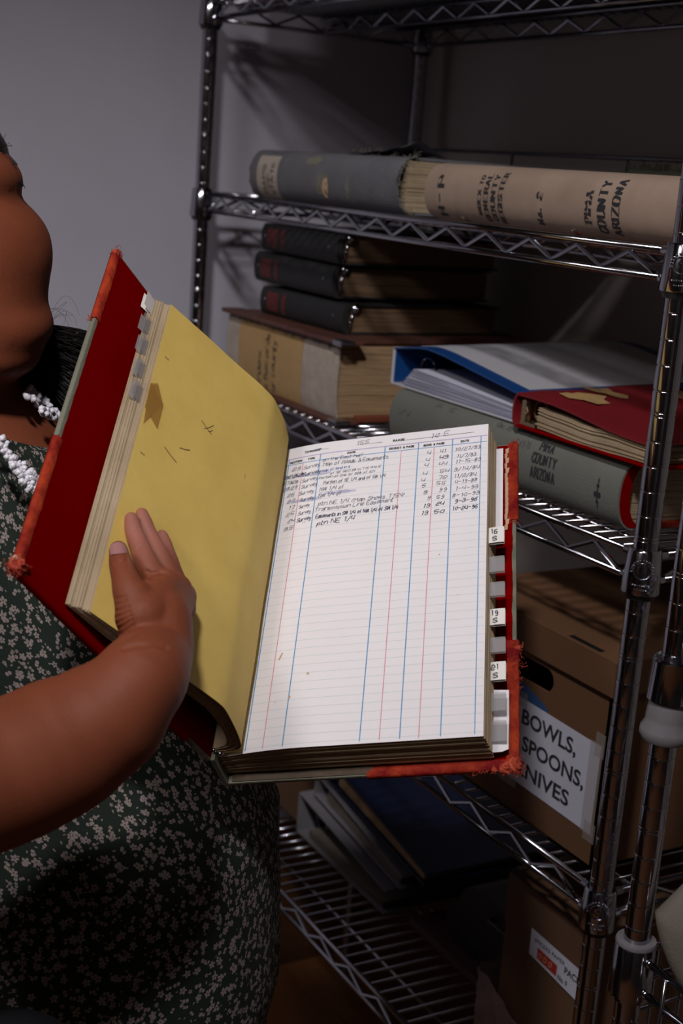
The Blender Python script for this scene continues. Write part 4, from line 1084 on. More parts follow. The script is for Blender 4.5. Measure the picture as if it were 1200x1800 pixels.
for x0_, x1_, y0_, y1_ in ((200, 560, 570, 545), (560, 830, 760, 735), (200, 440, 835, 815)):
    for i in range(9):
        p = x0_ + (x1_ - x0_) * i / 8 + rnd.uniform(-20, 20); q = y0_ + (y1_ - y0_) * i / 8
        a, b = uvp(*C1(p, q)); n = 9; rr = rnd.uniform(.10, .2)
        g.add([PG(a + rr * 1.5 * math.cos(k_ * 6.283 / n), b + rr * .55 * math.sin(k_ * 6.283 / n), .0025 + i * .0001) for k_ in range(n)], [tuple(range(n))])
pb_(g, 'smudge', M['smear'])
g = MB()
for px_, py_, s_ in ((541, 1184, .05), (508, 1225, .05), (772, 975, .03), (804, 1046, .02), (483, 1233, .02), (492, 1152, .03)):
    a, b = uvp(px_, py_); g.add([PG(a + s_ * math.cos(k_), b + s_ * math.sin(k_)) for k_ in range(6)], [tuple(range(6))])
a, b = uvp(488, 1158); a1, b1 = uvp(497, 1146); g.add([PG(a, b), PG(a + .05, b - .02), PG(a1, b1), PG(a1 - .05, b1)], [(0, 1, 2, 3)])
pb_(g, 'paper_flecks', M['torn'])
# index tabs on the fore-edge
def vfor(py_, u_=8.3, n_=-.5):
    lo, hi = -2, 15
    for _ in range(40):
        m_ = (lo + hi) / 2
        if proj(BK(u_, n_, m_))[1] < py_: lo = m_
        else: hi = m_
    return lo
tabs = [(936, 963, '16', 'S'), (984, 1011, None, None), (1026, 1050, None, None), (1070, 1098, '19', 'S'), (1117, 1143, None, None), (1157, 1189, '21', 'S'), (1208, 1240, None, None), (1254, 1291, None, None)]
for i, (y0_, y1_, a, b) in enumerate(tabs):
    v0, v1 = vfor(y0_), vfor(y1_); nb = -.25 - i * .1; u1 = 8.62
    g = MB(); ft = lambda p, v: BK(p, nb + .06 * math.sin((p - 7.9) * 3), v)
    g.surf(ft, [7.95 + (u1 - 7.95) * k_ / 4 for k_ in range(5)], [v0, (v0 + v1) / 2, v1])
    g.surf(lambda p, v: BK(p, nb - .05, v), [7.95, u1], [v0, v1], flip=True)
    tb = bb(g, 'index_tab', M['tabpaper'] if a else M['tab'], smooth=True)
    if a:
        g = MB(); tf = lambda p, q: BK(8.08 + p, nb + .1, v0 + .02 + (v1 - v0) * .5 - q)
        write(g, a, tf, .06, .32, .06, .2, .025, jit=.4); write(g, b, lambda p, q: BK(8.08 + p, nb + .1, v1 - .06 - q), .12, .3, 0, .2, .025, jit=.4)
        g.build('tab_writing', M['pen'], tb, org=BO)
# small loose guard sheet behind the tabs, lower right
g = MB(); g.surf(lambda a, v: BK(a, -1.1 - .12 * (a - 8.1) + .05 * math.sin(v * 2), v if v < 13 else v - .5 * max(a - 8.4, 0)), [8.0, 8.2, 8.45, 8.66], [10.9, 11.3, 12, 13, 13.4]); bb(g, 'guard_sheet', M['paper'], smooth=True)
g = MB(); g.surf(lambda a, v: BK(a, -1.15, v), [8.0, 8.2, 8.42], [-.7, 1, 3, 4.2]); bb(g, 'guard_sheet', M['paper'], smooth=True)
# left-hand block, swung up
OUT = [(-1.0, .0), (-.55, .02), (-.2, .10), (.0, .32), (.07, .7), (.10, 1.1), (.11, 1.6), (.08, 2.15), (0, 2.65), (-.27, 3.3), (-.7, 4.17), (-1.13, 5.02), (-1.82, 6.4), (-2.5, 7.74)]
INN = [(-1.0, .2), (-.75, .26), (-.52, .36), (-.40, .6), (-.36, .9), (-.36, 1.2), (-.38, 1.6), (-.44, 2.1), (-.56, 2.6), (-.86, 3.25), (-1.33, 4.15), (-1.77, 5.05), (-2.45, 6.4), (-3.14, 8.2)]
block_prism('page_block', M['edge'], [(a, b) for a, b in OUT], INN, 22, TOPV, BOTV, 8, .07)
def outp(t):      # t in 0..len-1
    i = min(int(t), len(OUT) - 2); q = t - i; p = cr(OUT, 1)
    p0, p1, p2, p3 = OUT[max(i - 1, 0)], OUT[i], OUT[i + 1], OUT[min(i + 2, len(OUT) - 1)]
    return [.5 * (2 * p1[a] + (p2[a] - p0[a]) * q + (2 * p0[a] - 5 * p1[a] + 4 * p2[a] - p3[a]) * q * q + (3 * p1[a] - p0[a] - 3 * p2[a] + p3[a]) * q ** 3) for a in (0, 1)]
g = MB()
def ylw(t, v, lift=.02):
    a, b = outp(t); c, d = outp(min(t + .05, 13)); 
    if t >= 13: c, d = a - .25, b + .5
    l = math.hypot(c - a, d - b) or 1; nx, ny = (d - b) / l, -(c - a) / l
    return BK(a + nx * lift, b + ny * lift, v)
ts = [13 * i / 78 for i in range(79)]
g.surf(lambda t, v: ylw(t, v, .022 + .03 * noise.noise(Vector((t * .6, v * .35, 2)))), ts, [TOPV + (BOTV - TOPV) * i / 24 for i in range(25)])
yl_ = bb(g, 'yellow_divider', M['yellow'], smooth=True)
def ty(px_, py_):     # solve (t, v) on the divider for a pixel
    best = None
    for t in [5 + 8 * i / 60 for i in range(61)]:
        for v in [TOPV + (BOTV - TOPV) * i / 60 for i in range(61)]:
            q = proj(ylw(t, v)); d = (q[0] - px_) ** 2 + (q[1] - py_) ** 2
            if best is None or d < best[0]: best = (d, t, v)
    return best[1:]
g = MB()
for (a, b), (c, d) in (((350, 740), (372, 768)), ((362, 752), (372, 750)), ((292, 788), (305, 812)), ((311, 790), (314, 784)), ((318, 785), (333, 792)), ((245, 797), (251, 804)), ((288, 630), (293, 634)), ((365, 760), (370, 754))):
    t0, v0 = ty(a, b); t1, v1 = ty(c, d)
    g.tube([ylw(t0, v0, .05), ylw((t0 + t1) / 2, (v0 + v1) / 2 + .03, .05), ylw(t1, v1, .05)], .009, 4)
g.build('pencil_marks', M['print_brown'], yl_, org=BO)
g = MB(); t0, v0 = ty(276, 705)
Q = [ty(*p) for p in ((252, 712), (262, 672), (283, 711), (271, 752))]
g.add([ylw(t, v, .06) for t, v in Q], [(0, 1, 2, 3)]); g.build('amber_tape', M['tape'], yl_, org=BO)
g = MB(); Q = [ty(*p) for p in ((250, 742), (247, 690), (258, 668), (276, 678), (282, 712))]
g.add([ylw(t, v, .05) for t, v in Q], [tuple(range(5))]); g.build('amber_tape', M['tape'], yl_, org=BO)
# left cover
g = MB(); n = 24
for i in range(n):
    a, b = 1.5 + 9.2 * i / n, 1.5 + 9.2 * (i + 1) / n
    V = [LC(q, m_, v) for q in (a, b) for m_, v in ((.02, V1 - .25), (.03, V1 + .03), (-.1, V1 + .06), (-.22, V1 + .03), (-.22, V1 - .7 - .25 * noise.noise(Vector((q * 2, 0, 5)))))]
    g.add(V, [(k_, k_ + 1, 6 + k_, 5 + k_) for k_ in range(4)])
bb(g, 'leather_edge', M['red'], smooth=True, weld=True)
def lslab(g, l0, l1, m0, m1, v0, v1): g.hexa([LC(l0, m0, v0), LC(l1, m0, v0), LC(l1, m0, v1), LC(l0, m0, v1), LC(l0, m1, v0), LC(l1, m1, v0), LC(l1, m1, v1), LC(l0, m1, v1)]); return g
bb(lslab(MB(), .1, 10.72, -.2, 0, V0, V1), 'cover_board', M['cloth'], bevel=.05)
g = MB(); g.surf(lambda l, v: LC(l if l < 9 else 10.56 + .03 * noise.noise(Vector((v * 3, 0, 9))), .012, v), [.15, 5, 10.56], vv); bb(g, 'red_lining', M['red'])
corner(1, V0 - .03, 2.55, 3); corner(1, 8.3, V1 + .03, 4)
# index tabs on the raised block
for i, (px_, py_) in enumerate(((254, 536), (250, 573), (247, 609), (243, 650), (243, 690))):
    w_ = .16 + i * .13    # step across the thickness
    p0 = np.array(INN[-1]) * (1 - w_) + np.array(OUT[-1]) * w_
    lo, hi = -2, 14
    for _ in range(40):
        m_ = (lo + hi) / 2
        if proj(BK(p0[0], p0[1], m_))[1] < py_ + 3: lo = m_
        else: hi = m_
    v = lo; e = np.array([-.42, .91]); nn_ = np.array([.91, .42])
    g = MB()
    def tf(l, vv_): q = p0 + e * l + nn_ * (.04 + .28 * l); return BK(q[0], q[1], vv_)
    g.surf(tf, [-.3, 0, .25, .42], [v - .38, v, v + .38]); g.surf(lambda l, q: BK(*(p0 + e * l - nn_ * .03), q), [-.3, .42], [v - .38, v + .38], flip=True)
    tb = bb(g, 'index_tab', M['tab'] if i != 0 else M['tabpaper'], smooth=False)
# frayed threads at the worn corners
g = MB(); rnd = random.Random(99)
def fray(P, n, r0, ln):
    for i in range(n):
        p = P + np.array([rnd.gauss(0, r0) for _ in range(3)]); d = np.array([rnd.gauss(0, 1) for _ in range(3)]); d *= ln * rnd.uniform(.4, 1) / np.linalg.norm(d)
        e = np.array([rnd.gauss(0, 1) for _ in range(3)]) * ln * .3
        g.tube([p, p + d * .5 + e, p + d], rnd.uniform(.005, .011), 4)
def lump(c, r0, seed):
    V = []; F = []
    for i in range(9):
        for k_ in range(12):
            a, b = math.pi * i / 8, 2 * math.pi * k_ / 12; d = np.array([math.sin(a) * math.cos(b), math.sin(a) * math.sin(b), math.cos(a)])
            V.append(c + d * r0 * (1 + .55 * noise.noise(Vector((d[0] * 2.5 + seed, d[1] * 2.5, d[2] * 2.5)))))
    g.add(V, [(i * 12 + k_, (i + 1) * 12 + k_, (i + 1) * 12 + (k_ + 1) % 12, i * 12 + (k_ + 1) % 12) for i in range(8) for k_ in range(12)])
lump(BK(8.8, -1.5, 13.65), .26, 1); lump(BK(8.5, -1.5, 13.75), .2, 2); lump(LC(10.6, -.05, V1 - .2), .27, 3); lump(LC(10.66, -.05, V0 + .08), .15, 4); lump(LC(10.45, -.05, V0 + .05), .12, 4); lump(BK(8.9, -1.5, 8.95), .13, 5); lump(BK(8.15, -1.5, 13.78), .12, 6)
fray(BK(8.85, -1.5, 13.7), 120, .13, .22); fray(BK(8.93, -1.5, 8.9), 30, .08, .3); fray(BK(8.93, -1.5, 9.6), 26, .12, .2); fray(BK(8.93, -1.5, 10.3), 14, .12, .16)
for k_ in range(8): fray(BK(8.0 + rnd.uniform(-.8, .8), -1.5, 13.8), 6, .05, .12)
fray(LC(10.65, -.05, V1 - .1), 120, .14, .18); fray(LC(10.65, -.05, V0), 50, .07, .22); fray(BK(8.8, -1.45, 3.0), 25, .06, .22); fray(LC(10.7, -.1, 2.6), 20, .05, .2)
fray(BK(8.8, -1.45, -1.2), 40, .06, .16)
bb(g, 'frayed_thread', M['orange_thread'])
g = MB()
for i in range(16):
    v = -.9 + i * .27; d = .05 * noise.noise(Vector((v * 4, 0, 0)))
    g.add([BK(8.46 + d, -1.40, v), BK(8.6 + d * 2, -1.36, v), BK(8.58 + d * 1.5, -1.37, v + .27), BK(8.47 + d, -1.41, v + .27)], [(0, 1, 2, 3)])
bb(g, 'torn_lining', M['torn'])
g = MB(); g.tube([LC(10.7, -.02, V1 - .35), LC(10.86, .0, V1 - .3)], .09, 10); bb(g, 'worn_board_tip', M['torn'], smooth=True, auto=.7)
g = MB()
for v in (1.2, 6.2, 11.4): bb(MB().tube([BK(-.9, -1.3, v), BK(-.9, .5, v)], .12, 10), 'binding_post', M['chrome'], smooth=True, auto=.7)
g.tube([BK(-.85, -.2, -.8), BK(-.85, -.2, 13.3)], .13, 8); g.sphere(BK(-.8, -.05, 13.5), .12, 8, 6); g.sphere(BK(-1.0, .1, 13.45), .09, 8, 6)
bb(g, 'binding_rod', M['chrome'], smooth=True, auto=.7)

# ------------------------------------------------------------------ person
RV = np.array([.4835, .8753, 0.]); FV = np.array([-.8666, .4990, 0.])
# silhouette rows: image row, left limit, right limit, distance, half depth (in)
ROWS = [(178, -150, -110, 49, .6), (190, -235, -50, 49, 2.2), (215, -300, -22, 49, 3.3), (240, -325, -8, 49, 3.8), (258, -335, 4, 49, 4.0), (275, -342, 20, 49, 4.1), (290, -346, 29, 49, 4.1), (305, -348, 33, 49, 4.05), (318, -348, 31, 49, 4.0), (328, -348, 26, 49, 3.95),
        (340, -346, 33, 49, 3.9), (358, -344, 54, 49, 3.9), (378, -340, 71, 49, 3.9), (400, -336, 82, 49, 3.8), (425, -330, 87, 49, 3.75), (450, -322, 87, 49, 3.65), (480, -312, 82, 49, 3.5), (505, -300, 79, 49, 3.4), (525, -288, 79, 49, 3.3), (540, -280, 86, 49, 3.2),
        (555, -272, 91, 49, 3.1), (572, -264, 90, 49, 3.0), (588, -258, 82, 49, 2.9), (602, -254, 72, 49, 2.85), (622, -250, 68, 49, 2.8), (640, -250, 56, 49.2, 2.8), (656, -250, 30, 49.6, 2.8), (668, -252, 22, 50, 2.85), (685, -262, 40, 50.6, 3.1), (705, -285, 70, 51.2, 3.8),
        (730, -315, 105, 52, 4.8), (760, -345, 135, 52.6, 5.8), (800, -370, 165, 53, 6.6), (860, -385, 200, 53.2, 7.2), (940, -390, 240, 53.2, 7.6), (1030, -390, 285, 53.2, 7.7), (1130, -380, 340, 53.2, 7.6), (1230, -370, 395, 53.2, 7.6), (1320, -365, 445, 53.2, 7.7),
        (1400, -365, 478, 53.2, 7.8), (1500, -370, 482, 53.2, 8.0), (1600, -380, 480, 53.2, 8.2), (1680, -385, 474, 53.2, 8.2), (1760, -390, 452, 53.2, 8.2), (1850, -395, 438, 53.3, 8.2), (2050, -395, 430, 53.6, 8.1), (2350, -370, 410, 54, 7.6)]
def rowring(row, grow=0.0, n=56, sq=2.25):
    y, xl, xr, d, b = row; xc = (xl + xr) / 2; c = dp(xc, y, d); a = (xr - xl) / 2 * d / FPX + grow; b = b + grow
    out = []
    for k_ in range(n):
        t = 2 * math.pi * k_ / n; ct, st = math.cos(t), math.sin(t); q = (abs(ct) ** sq + abs(st) ** sq) ** (-1 / sq)
        out.append(c + RV * a * ct * q + FV * b * st * q)
    return out
g = MB(); V = []; n = 56
rings = [rowring(rw) for rw in ROWS]
base = rings[-1]; cb = sum(base) / n
for zz_, k_ in ((-44, .9), (-47, .5)): rings.append([np.array([cb[0] + (p[0] - cb[0]) * k_, cb[1] + (p[1] - cb[1]) * k_, zz_ + 8]) for p in base])
for rg in rings: V += rg
g.add(V, [(i * n + k_, i * n + (k_ + 1) % n, (i + 1) * n + (k_ + 1) % n, (i + 1) * n + k_) for i in range(len(rings) - 1) for k_ in range(n)] + [tuple(range(n)), tuple((len(rings) - 1) * n + k_ for k_ in range(n))[::-1]])
def limb(g, pts, rs, n=18):
    q = cr([tuple(p) for p in [(a[0], a[1]) for a in pts]], 1); P3 = [np.array(p, float) for p in pts]; out = []; ro = []
    for i in range(len(P3) - 1):
        p0, p1, p2, p3 = P3[max(i - 1, 0)], P3[i], P3[i + 1], P3[min(i + 2, len(P3) - 1)]; r0, r1 = rs[i], rs[i + 1]
        for j in range(6):
            t = j / 6; out.append(.5 * (2 * p1 + (p2 - p0) * t + (2 * p0 - 5 * p1 + 4 * p2 - p3) * t * t + (3 * p1 - p0 - 3 * p2 + p3) * t ** 3)); ro.append(r0 + (r1 - r0) * (t * t * (3 - 2 * t)))
    out.append(P3[-1]); ro.append(rs[-1])
    g.tube(out, ro, n); g.sphere(out[0], ro[0], 14, 10); g.sphere(out[-1], ro[-1], 14, 10); return g
# legs and far arm
hipc = sum(rings[-3]) / n
for s_ in (-1, 1):
    hp = hipc + RV * 4.0 * s_ + FV * (-.6 * s_); kn = np.array([hp[0], hp[1], -42.]); an = np.array([hp[0], hp[1], -57.])
    limb(g, [hp, kn, (kn + an) / 2 + RV * -.3, an], [4.2, 2.7, 2.5, 1.5]); limb(g, [an, an - np.array([0, 0, 1.6]), an - np.array([0, 0, 2]) + RV * 5.5 - FV * 1.5], [1.5, 1.3, .9])
fsh = dp(95, 690, 56.5); fel = dp(300, 1120, 58.5); fwr = dp(430, 1290, 53); 
limb(g, [fsh, (fsh + fel) / 2, fel, (fel + fwr) / 2, fwr], [2.3, 2.2, 1.9, 1.7, 1.15])
fh = BK(2.2, -2.2, 11.2); fwr2 = fwr
limb(g, [fwr, (fwr + fh) / 2, fh], [1.15, 1.2, 1.0])
for i in range(4):
    limb(g, [fh + BV * (-.9 + i * .6), BK(3.9, -2.15, 10.2 + i * .7), BK(5.3 + .2 * math.sin(i), -2.1, 10.0 + i * .75)], [.45, .36, .3], 10)
limb(g, [fh - BV * .6, BK(2.6, -2.2, 9.3), BK(3.2, -2.1, 8.3)], [.5, .4, .33], 10)
# near shoulder into torso (the arm itself follows at finer resolution)
nsh = dp(-200, 850, 47.5); nel = dp(-250, 1465, 37.0)
limb(g, [dp(-150, 830, 50), nsh], [3.3, 2.7])
PO = np.array([cb[0], cb[1], -60.])
coarse = g
# near arm and hand
def hd(px_, py_, lift):      # a point lifted toward the camera from the raised divider page
    d = 1 / (HA + HB_ * px_ + HC * py_); return dp(px_, py_, d - lift - .28 - max(0, min((py_ - 960) / 150, 1)) * .40)
_A = np.array([[1, 300, 535], [1, 160, 1085], [1, 400, 625]], float); _b = np.array([1 / 50.8, 1 / 41.2, 1 / 52.4]); HA, HB_, HC = np.linalg.solve(_A, _b)
h = MB()
wr = hd(276, 1150, 1.15)
limb(h, [nsh, (nsh * .55 + nel * .45) + RV * .3, nel, dp(-110, 1395, 37.2), dp(0, 1361, 38.0), dp(100, 1315, 38.9), dp(185, 1262, 39.3), dp(243, 1200, 39.6), wr], [2.6, 2.4, 2.1, 2.15, 2.02, 1.98, 1.72, 1.36, 1.10], 72)
pc = hd(276, 1092, 1.15)
limb(h, [wr, pc], [1.10, 1.08], 24)
imc = hd(287, 1036, 1.15); mmc = hd(305, 1040, .85); rmc = hd(316, 1050, .6)
limb(h, [pc, imc], [1.05, .66]); limb(h, [pc, mmc], [1.0, .62]); limb(h, [pc, rmc], [.95, .55]); limb(h, [hd(258, 1120, 1.2), hd(252, 1075, 1.4), hd(236, 1052, 1.5)], [.85, .8, .58])
limb(h, [hd(240, 1085, 1.35), hd(229, 1045, 1.45), hd(215, 1002, 1.25), hd(208, 967, .95)], [.66, .52, .385, .30])            # thumb
limb(h, [hd(250, 1085, 1.45), hd(272, 1058, 1.42), hd(288, 1040, 1.3)], [.78, .74, .62])
limb(h, [imc, hd(262, 1000, 1.0), hd(244, 957, .62), hd(235, 933, .4), hd(230.5, 912, .3)], [.56, .40, .315, .29, .235])    # index
limb(h, [mmc, hd(282, 985, .75), hd(262, 942, .38), hd(254, 920, .3), hd(249, 903, .25)], [.5, .37, .29, .27, .22])        # middle
limb(h, [rmc, hd(300, 1000, .5), hd(290, 962, .25), hd(284, 942, .2)], [.46, .34, .27, .22])                               # ring
limb(h, [hd(322, 1070, .5), hd(314, 1030, .35), hd(300, 1008, .22), hd(297, 990, .2)], [.42, .33, .27, .22])               # little
def remesh(g, vox, sm):
    o = g.build('tmp', M['skin'], None); md = o.modifiers.new('r', 'REMESH'); md.mode = 'VOXEL'; md.voxel_size = vox * S; md.use_smooth_shade = True
    m2 = o.modifiers.new('s', 'SMOOTH'); m2.iterations = sm; m2.factor = .5
    dg = bpy.context.evaluated_depsgraph_get(); me = bpy.data.meshes.new_from_object(o.evaluated_get(dg)); bpy.data.objects.remove(o); return me
mb_ = remesh(coarse, .17, 6); mh = remesh(h, .055, 14)
co = np.empty(len(mh.vertices) * 3); mh.vertices.foreach_get('co', co); co = co.reshape(-1, 3) / S
nr = np.empty(len(mh.vertices) * 3); mh.vertices.foreach_get('normal', nr); nr = nr.reshape(-1, 3)
q = (co - CP) @ RW.T; pxs = 600 + FPX * q[:, 0] / -q[:, 2]; pys = 900 - FPX * q[:, 1] / -q[:, 2]
facing = np.einsum('ij,ij->i', nr, (CP - co)); disp = np.zeros(len(co))
CREASE = [([(216, 1140), (240, 1134), (275, 1133), (292, 1138)], .06, 4), ([(204, 1128), (222, 1122), (240, 1112)], .06, 3), ([(203, 1117), (220, 1110), (234, 1099)], .06, 2.6), ([(202, 1107), (218, 1099), (232, 1090)], .05, 2.4),
          ([(203, 1096), (216, 1090), (230, 1082)], .05, 2.4), ([(203, 1085), (214, 1081), (228, 1075)], .05, 2.4), ([(203, 1074), (214, 1071), (226, 1066)], .045, 2.3), ([(203, 1063), (213, 1060), (222, 1055)], .04, 2.2), ([(204, 1053), (212, 1052), (220, 1048)], .035, 2),
          ([(258, 1004), (268, 1008), (280, 1004), (290, 1006)], .07, 2.6), ([(262, 1014), (272, 1016), (284, 1015)], .06, 2.6), ([(226, 934), (234, 930), (243, 929)], .03, 1.8), ([(241, 966), (247, 959), (256, 956)], .035, 1.8), ([(200, 985), (212, 988), (224, 984)], .03, 2), ([(202, 992), (212, 994), (224, 991)], .02, 2)]
for pts, dpth, wd in CREASE:
    best = np.full(len(co), 1e9)
    for (a, b), (c, d) in zip(pts[:-1], pts[1:]):
        L2 = (c - a) ** 2 + (d - b) ** 2; t = np.clip(((pxs - a) * (c - a) + (pys - b) * (d - b)) / L2, 0, 1)
        best = np.minimum(best, np.hypot(pxs - a - t * (c - a), pys - b - t * (d - b)))
    disp -= np.where(facing > 0, dpth * np.exp(-(best / wd) ** 2), 0) * (q[:, 2] > -46)
co2 = (co + nr * disp[:, None]) * S; mh.vertices.foreach_set('co', co2.ravel())
pal = np.clip((1010 - pys) / 70, 0, 1) * (pxs > 214 + (pys - 900) * .12) * (q[:, 2] > -46)
at = mh.color_attributes.new('palm', 'FLOAT_COLOR', 'POINT'); at.data.foreach_set('color', np.repeat(pal, 4).astype(np.float32))
at0 = mb_.color_attributes.new('palm', 'FLOAT_COLOR', 'POINT'); at0.data.foreach_set('color', np.zeros(len(mb_.vertices) * 4, np.float32))
nt = M['skin'].node_tree; at_ = nt.nodes.new('ShaderNodeAttribute'); at_.attribute_name = 'palm'; mx_ = nt.nodes.new('ShaderNodeMix'); mx_.data_type = 'RGBA'
pb0 = nt.nodes['Principled BSDF']; nt.links.new(pb0.inputs['Base Color'].links[0].from_socket, mx_.inputs[6]); mx_.inputs[7].default_value = (.34, .13, .095, 1)
nt.links.new(at_.outputs['Fac'], mx_.inputs[0]); nt.links.new(mx_.outputs[2], pb0.inputs['Base Color'])
pers = thing('person', 'person in dark green floral dress with black hair and shell necklace, holding the open ledger', 'person', tuple(PO))
bm = bmesh.new(); bm.from_mesh(mb_); bm.from_mesh(mh)
for v in bm.verts: v.co -= Vector([float(c) * S for c in PO])
me = bpy.data.meshes.new('body'); bm.to_mesh(me); bm.free(); me.shade_smooth(); me.materials.clear(); me.materials.append(M['skin'])
body = bpy.data.objects.new('body', me); SC.collection.objects.link(body); body.parent = pers
def pb(g, name, m, **k): return g.build(name, m, pers, org=PO, **k)
# thumb nail, finger nails
def nail(c, axis, side, w_, l_, name='fingernail'):
    g = MB(); ax = axis / np.linalg.norm(axis); sd = side - ax * (side @ ax); sd /= np.linalg.norm(sd); up = np.cross(ax, sd); up = up if up @ (CP - c) > 0 else -up
    g.surf(lambda a, b: c + sd * math.sin(a) * w_ + up * (math.cos(a) - 1) * w_ * .8 + ax * (b * (1 - (.42 if b < 0 else .30) * a * a)), [-1.1 + 2.2 * i / 8 for i in range(9)], [-l_ + 2 * l_ * i / 6 for i in range(7)])
    g.surf(lambda a, b: c + sd * math.sin(a) * w_ + up * ((math.cos(a) - 1) * w_ * .8 - .05) + ax * (b * (1 - (.42 if b < 0 else .30) * a * a)), [-1.1 + 2.2 * i / 8 for i in range(9)], [-l_ + 2 * l_ * i / 6 for i in range(7)], flip=True)
    return g.build(name, M['nail'], body, smooth=True, org=PO)
_m = (np.hypot(pxs - 208, pys - 963) < 5) & (facing > 0); tp = dp(208, 965, -q[_m, 2].max() + .0); tb0 = tp - (hd(207, 964, .95) - hd(213, 995, 1.2))
nail(tp + (CP - tp) / np.linalg.norm(CP - tp) * .03 + (tp - tb0) * .07, tp - tb0, RV * 1.0, .285, .25)
# dress
DR = [rw for rw in ROWS if rw[0] >= 730]
def dring(i, extra=.28):
    y, xl, xr, d, b = DR[i]; return rowring((y, xl, xr, d, b), extra, 96)
g = MB(); n = 96; V = []; rr_ = [dring(i) for i in range(len(DR))]
fine = []
for i in range(len(rr_) - 1):
    for j in range(6):
        t = j / 6; fine.append([rr_[i][k_] * (1 - t) + rr_[i + 1][k_] * t for k_ in range(n)])
fine.append(rr_[-1])
last = fine[-1]; cl = sum(last) / n
for j in range(1, 13):
    fine.append([np.array([cl[0] + (p[0] - cl[0]) * (1 + .012 * j), cl[1] + (p[1] - cl[1]) * (1 + .012 * j), p[2] - j * .95]) for p in last])
V = []; zz0 = fine[0][0][2]
# arc-length of each vertex round the body for the print
per = []
for rg in fine:
    acc = [0]
    for k_ in range(n): acc.append(acc[-1] + np.linalg.norm(rg[(k_ + 1) % n] - rg[k_]))
    per.append(acc)
uvs = []; F = []
for i, rg in enumerate(fine):
    c = sum(rg) / n
    for k_ in range(n):
        p = rg[k_].copy(); d = p - c; d[2] = 0; d /= (np.linalg.norm(d) + 1e-9)
        fold = .22 * noise.noise(Vector((k_ * .16, p[2] * .10, 3))) + .12 * noise.noise(Vector((k_ * .42, p[2] * .16 + k_ * .03, 8))) + .05 * noise.noise(Vector((k_ * .9, p[2] * .5, 1)))
        p = p + d * fold * (min(i / 8, 1))
        if i < 4:          # neckline rises at the near shoulder and dips toward the front
            pxk = proj(p)[0]; p[2] += max(-1.0, min(1.0, (20 - pxk) * .008)) * (1 - i / 4)
        V.append(p)
SCL = 1.0
for i in range(len(fine) - 1):
    for k_ in range(n):
        F.append((i * n + k_, i * n + (k_ + 1) % n, (i + 1) * n + (k_ + 1) % n, (i + 1) * n + k_))
        uu = lambda ii, kk: (per[40][kk] * SCL, -fine[ii][kk % n][2] * SCL)
        uvs.append([uu(i, k_), uu(i, k_ + 1), uu(i + 1, k_ + 1), uu(i + 1, k_)])
g.add(V, F, uvs)
dress = pb(g, 'dress', M['floral'], smooth=True)
def sleeve(pts, rs, name):
    g = MB(); P3 = [np.array(p, float) for p in pts]; pr = []
    out = []; ro = []
    for i in range(len(P3) - 1):
        for j in range(8): t = j / 8; out.append(P3[i] * (1 - t) + P3[i + 1] * t); ro.append(rs[i] * (1 - t) + rs[i + 1] * t)
    out.append(P3[-1]); ro.append(rs[-1])
    ax = (P3[-1] - P3[0]); ax /= np.linalg.norm(ax); x = np.cross(ax, [0, 0, 1.]) if abs(ax[2]) < .9 else np.cross(ax, [1., 0, 0]); x /= np.linalg.norm(x); y = np.cross(ax, x)
    def f_(i, k_):
        a = 2 * math.pi * k_ / 40; rad = ro[i] * (1 + .05 * noise.noise(Vector((math.cos(a) * 2, math.sin(a) * 2, i * .25)))); return out[i] + (x * math.cos(a) + y * math.sin(a)) * rad
    L_ = np.linalg.norm(P3[-1] - P3[0]) / (len(out) - 1)
    g.surf(f_, list(range(len(out))), list(range(41)), uvf=lambda i, k_: (k_ / 40 * 6.283 * rs[0], i * L_))
    return pb(g, name, M['floral'], smooth=True)
sleeve([dp(-120, 800, 51), nsh, nsh * .5 + nel * .5], [3.4, 3.05, 2.75], 'sleeve')
sleeve([fsh * 1.0 + (fsh - fel) * .02, fsh * .5 + fel * .5, fel * .95 + fsh * .05], [2.55, 2.5, 2.3], 'sleeve')
# hair: skull cap, fall behind the neck and over the far shoulder
g = MB(); HR = [rw for rw in ROWS if rw[0] <= 275]
rr_ = [rowring((y, xl - 12, xr + 5 if y < 255 else xr - 3, d + .25, b + .3), .12, 40, 2.1) for y, xl, xr, d, b in HR]
V = []; n = 40
for rg in rr_: V += rg
g.add(V, [(i * n + k_, i * n + (k_ + 1) % n, (i + 1) * n + (k_ + 1) % n, (i + 1) * n + k_) for i in range(len(rr_) - 1) for k_ in range(n)] + [tuple(range(n))])
limb(g, [dp(-240, 330, 50.5), dp(-250, 480, 51), dp(-235, 640, 52), dp(-190, 760, 54)], [3.6, 3.4, 3.0, 2.2])
limb(g, [dp(-60, 610, 54.5), dp(40, 640, 54.2), dp(100, 655, 53.2), dp(150, 700, 52.6), dp(165, 780, 52.4)], [1.9, 1.5, 1.3, 1.05, .7])
hair = pb(g, 'hair', M['hair'], smooth=True)
g = MB(); rnd = random.Random(17)
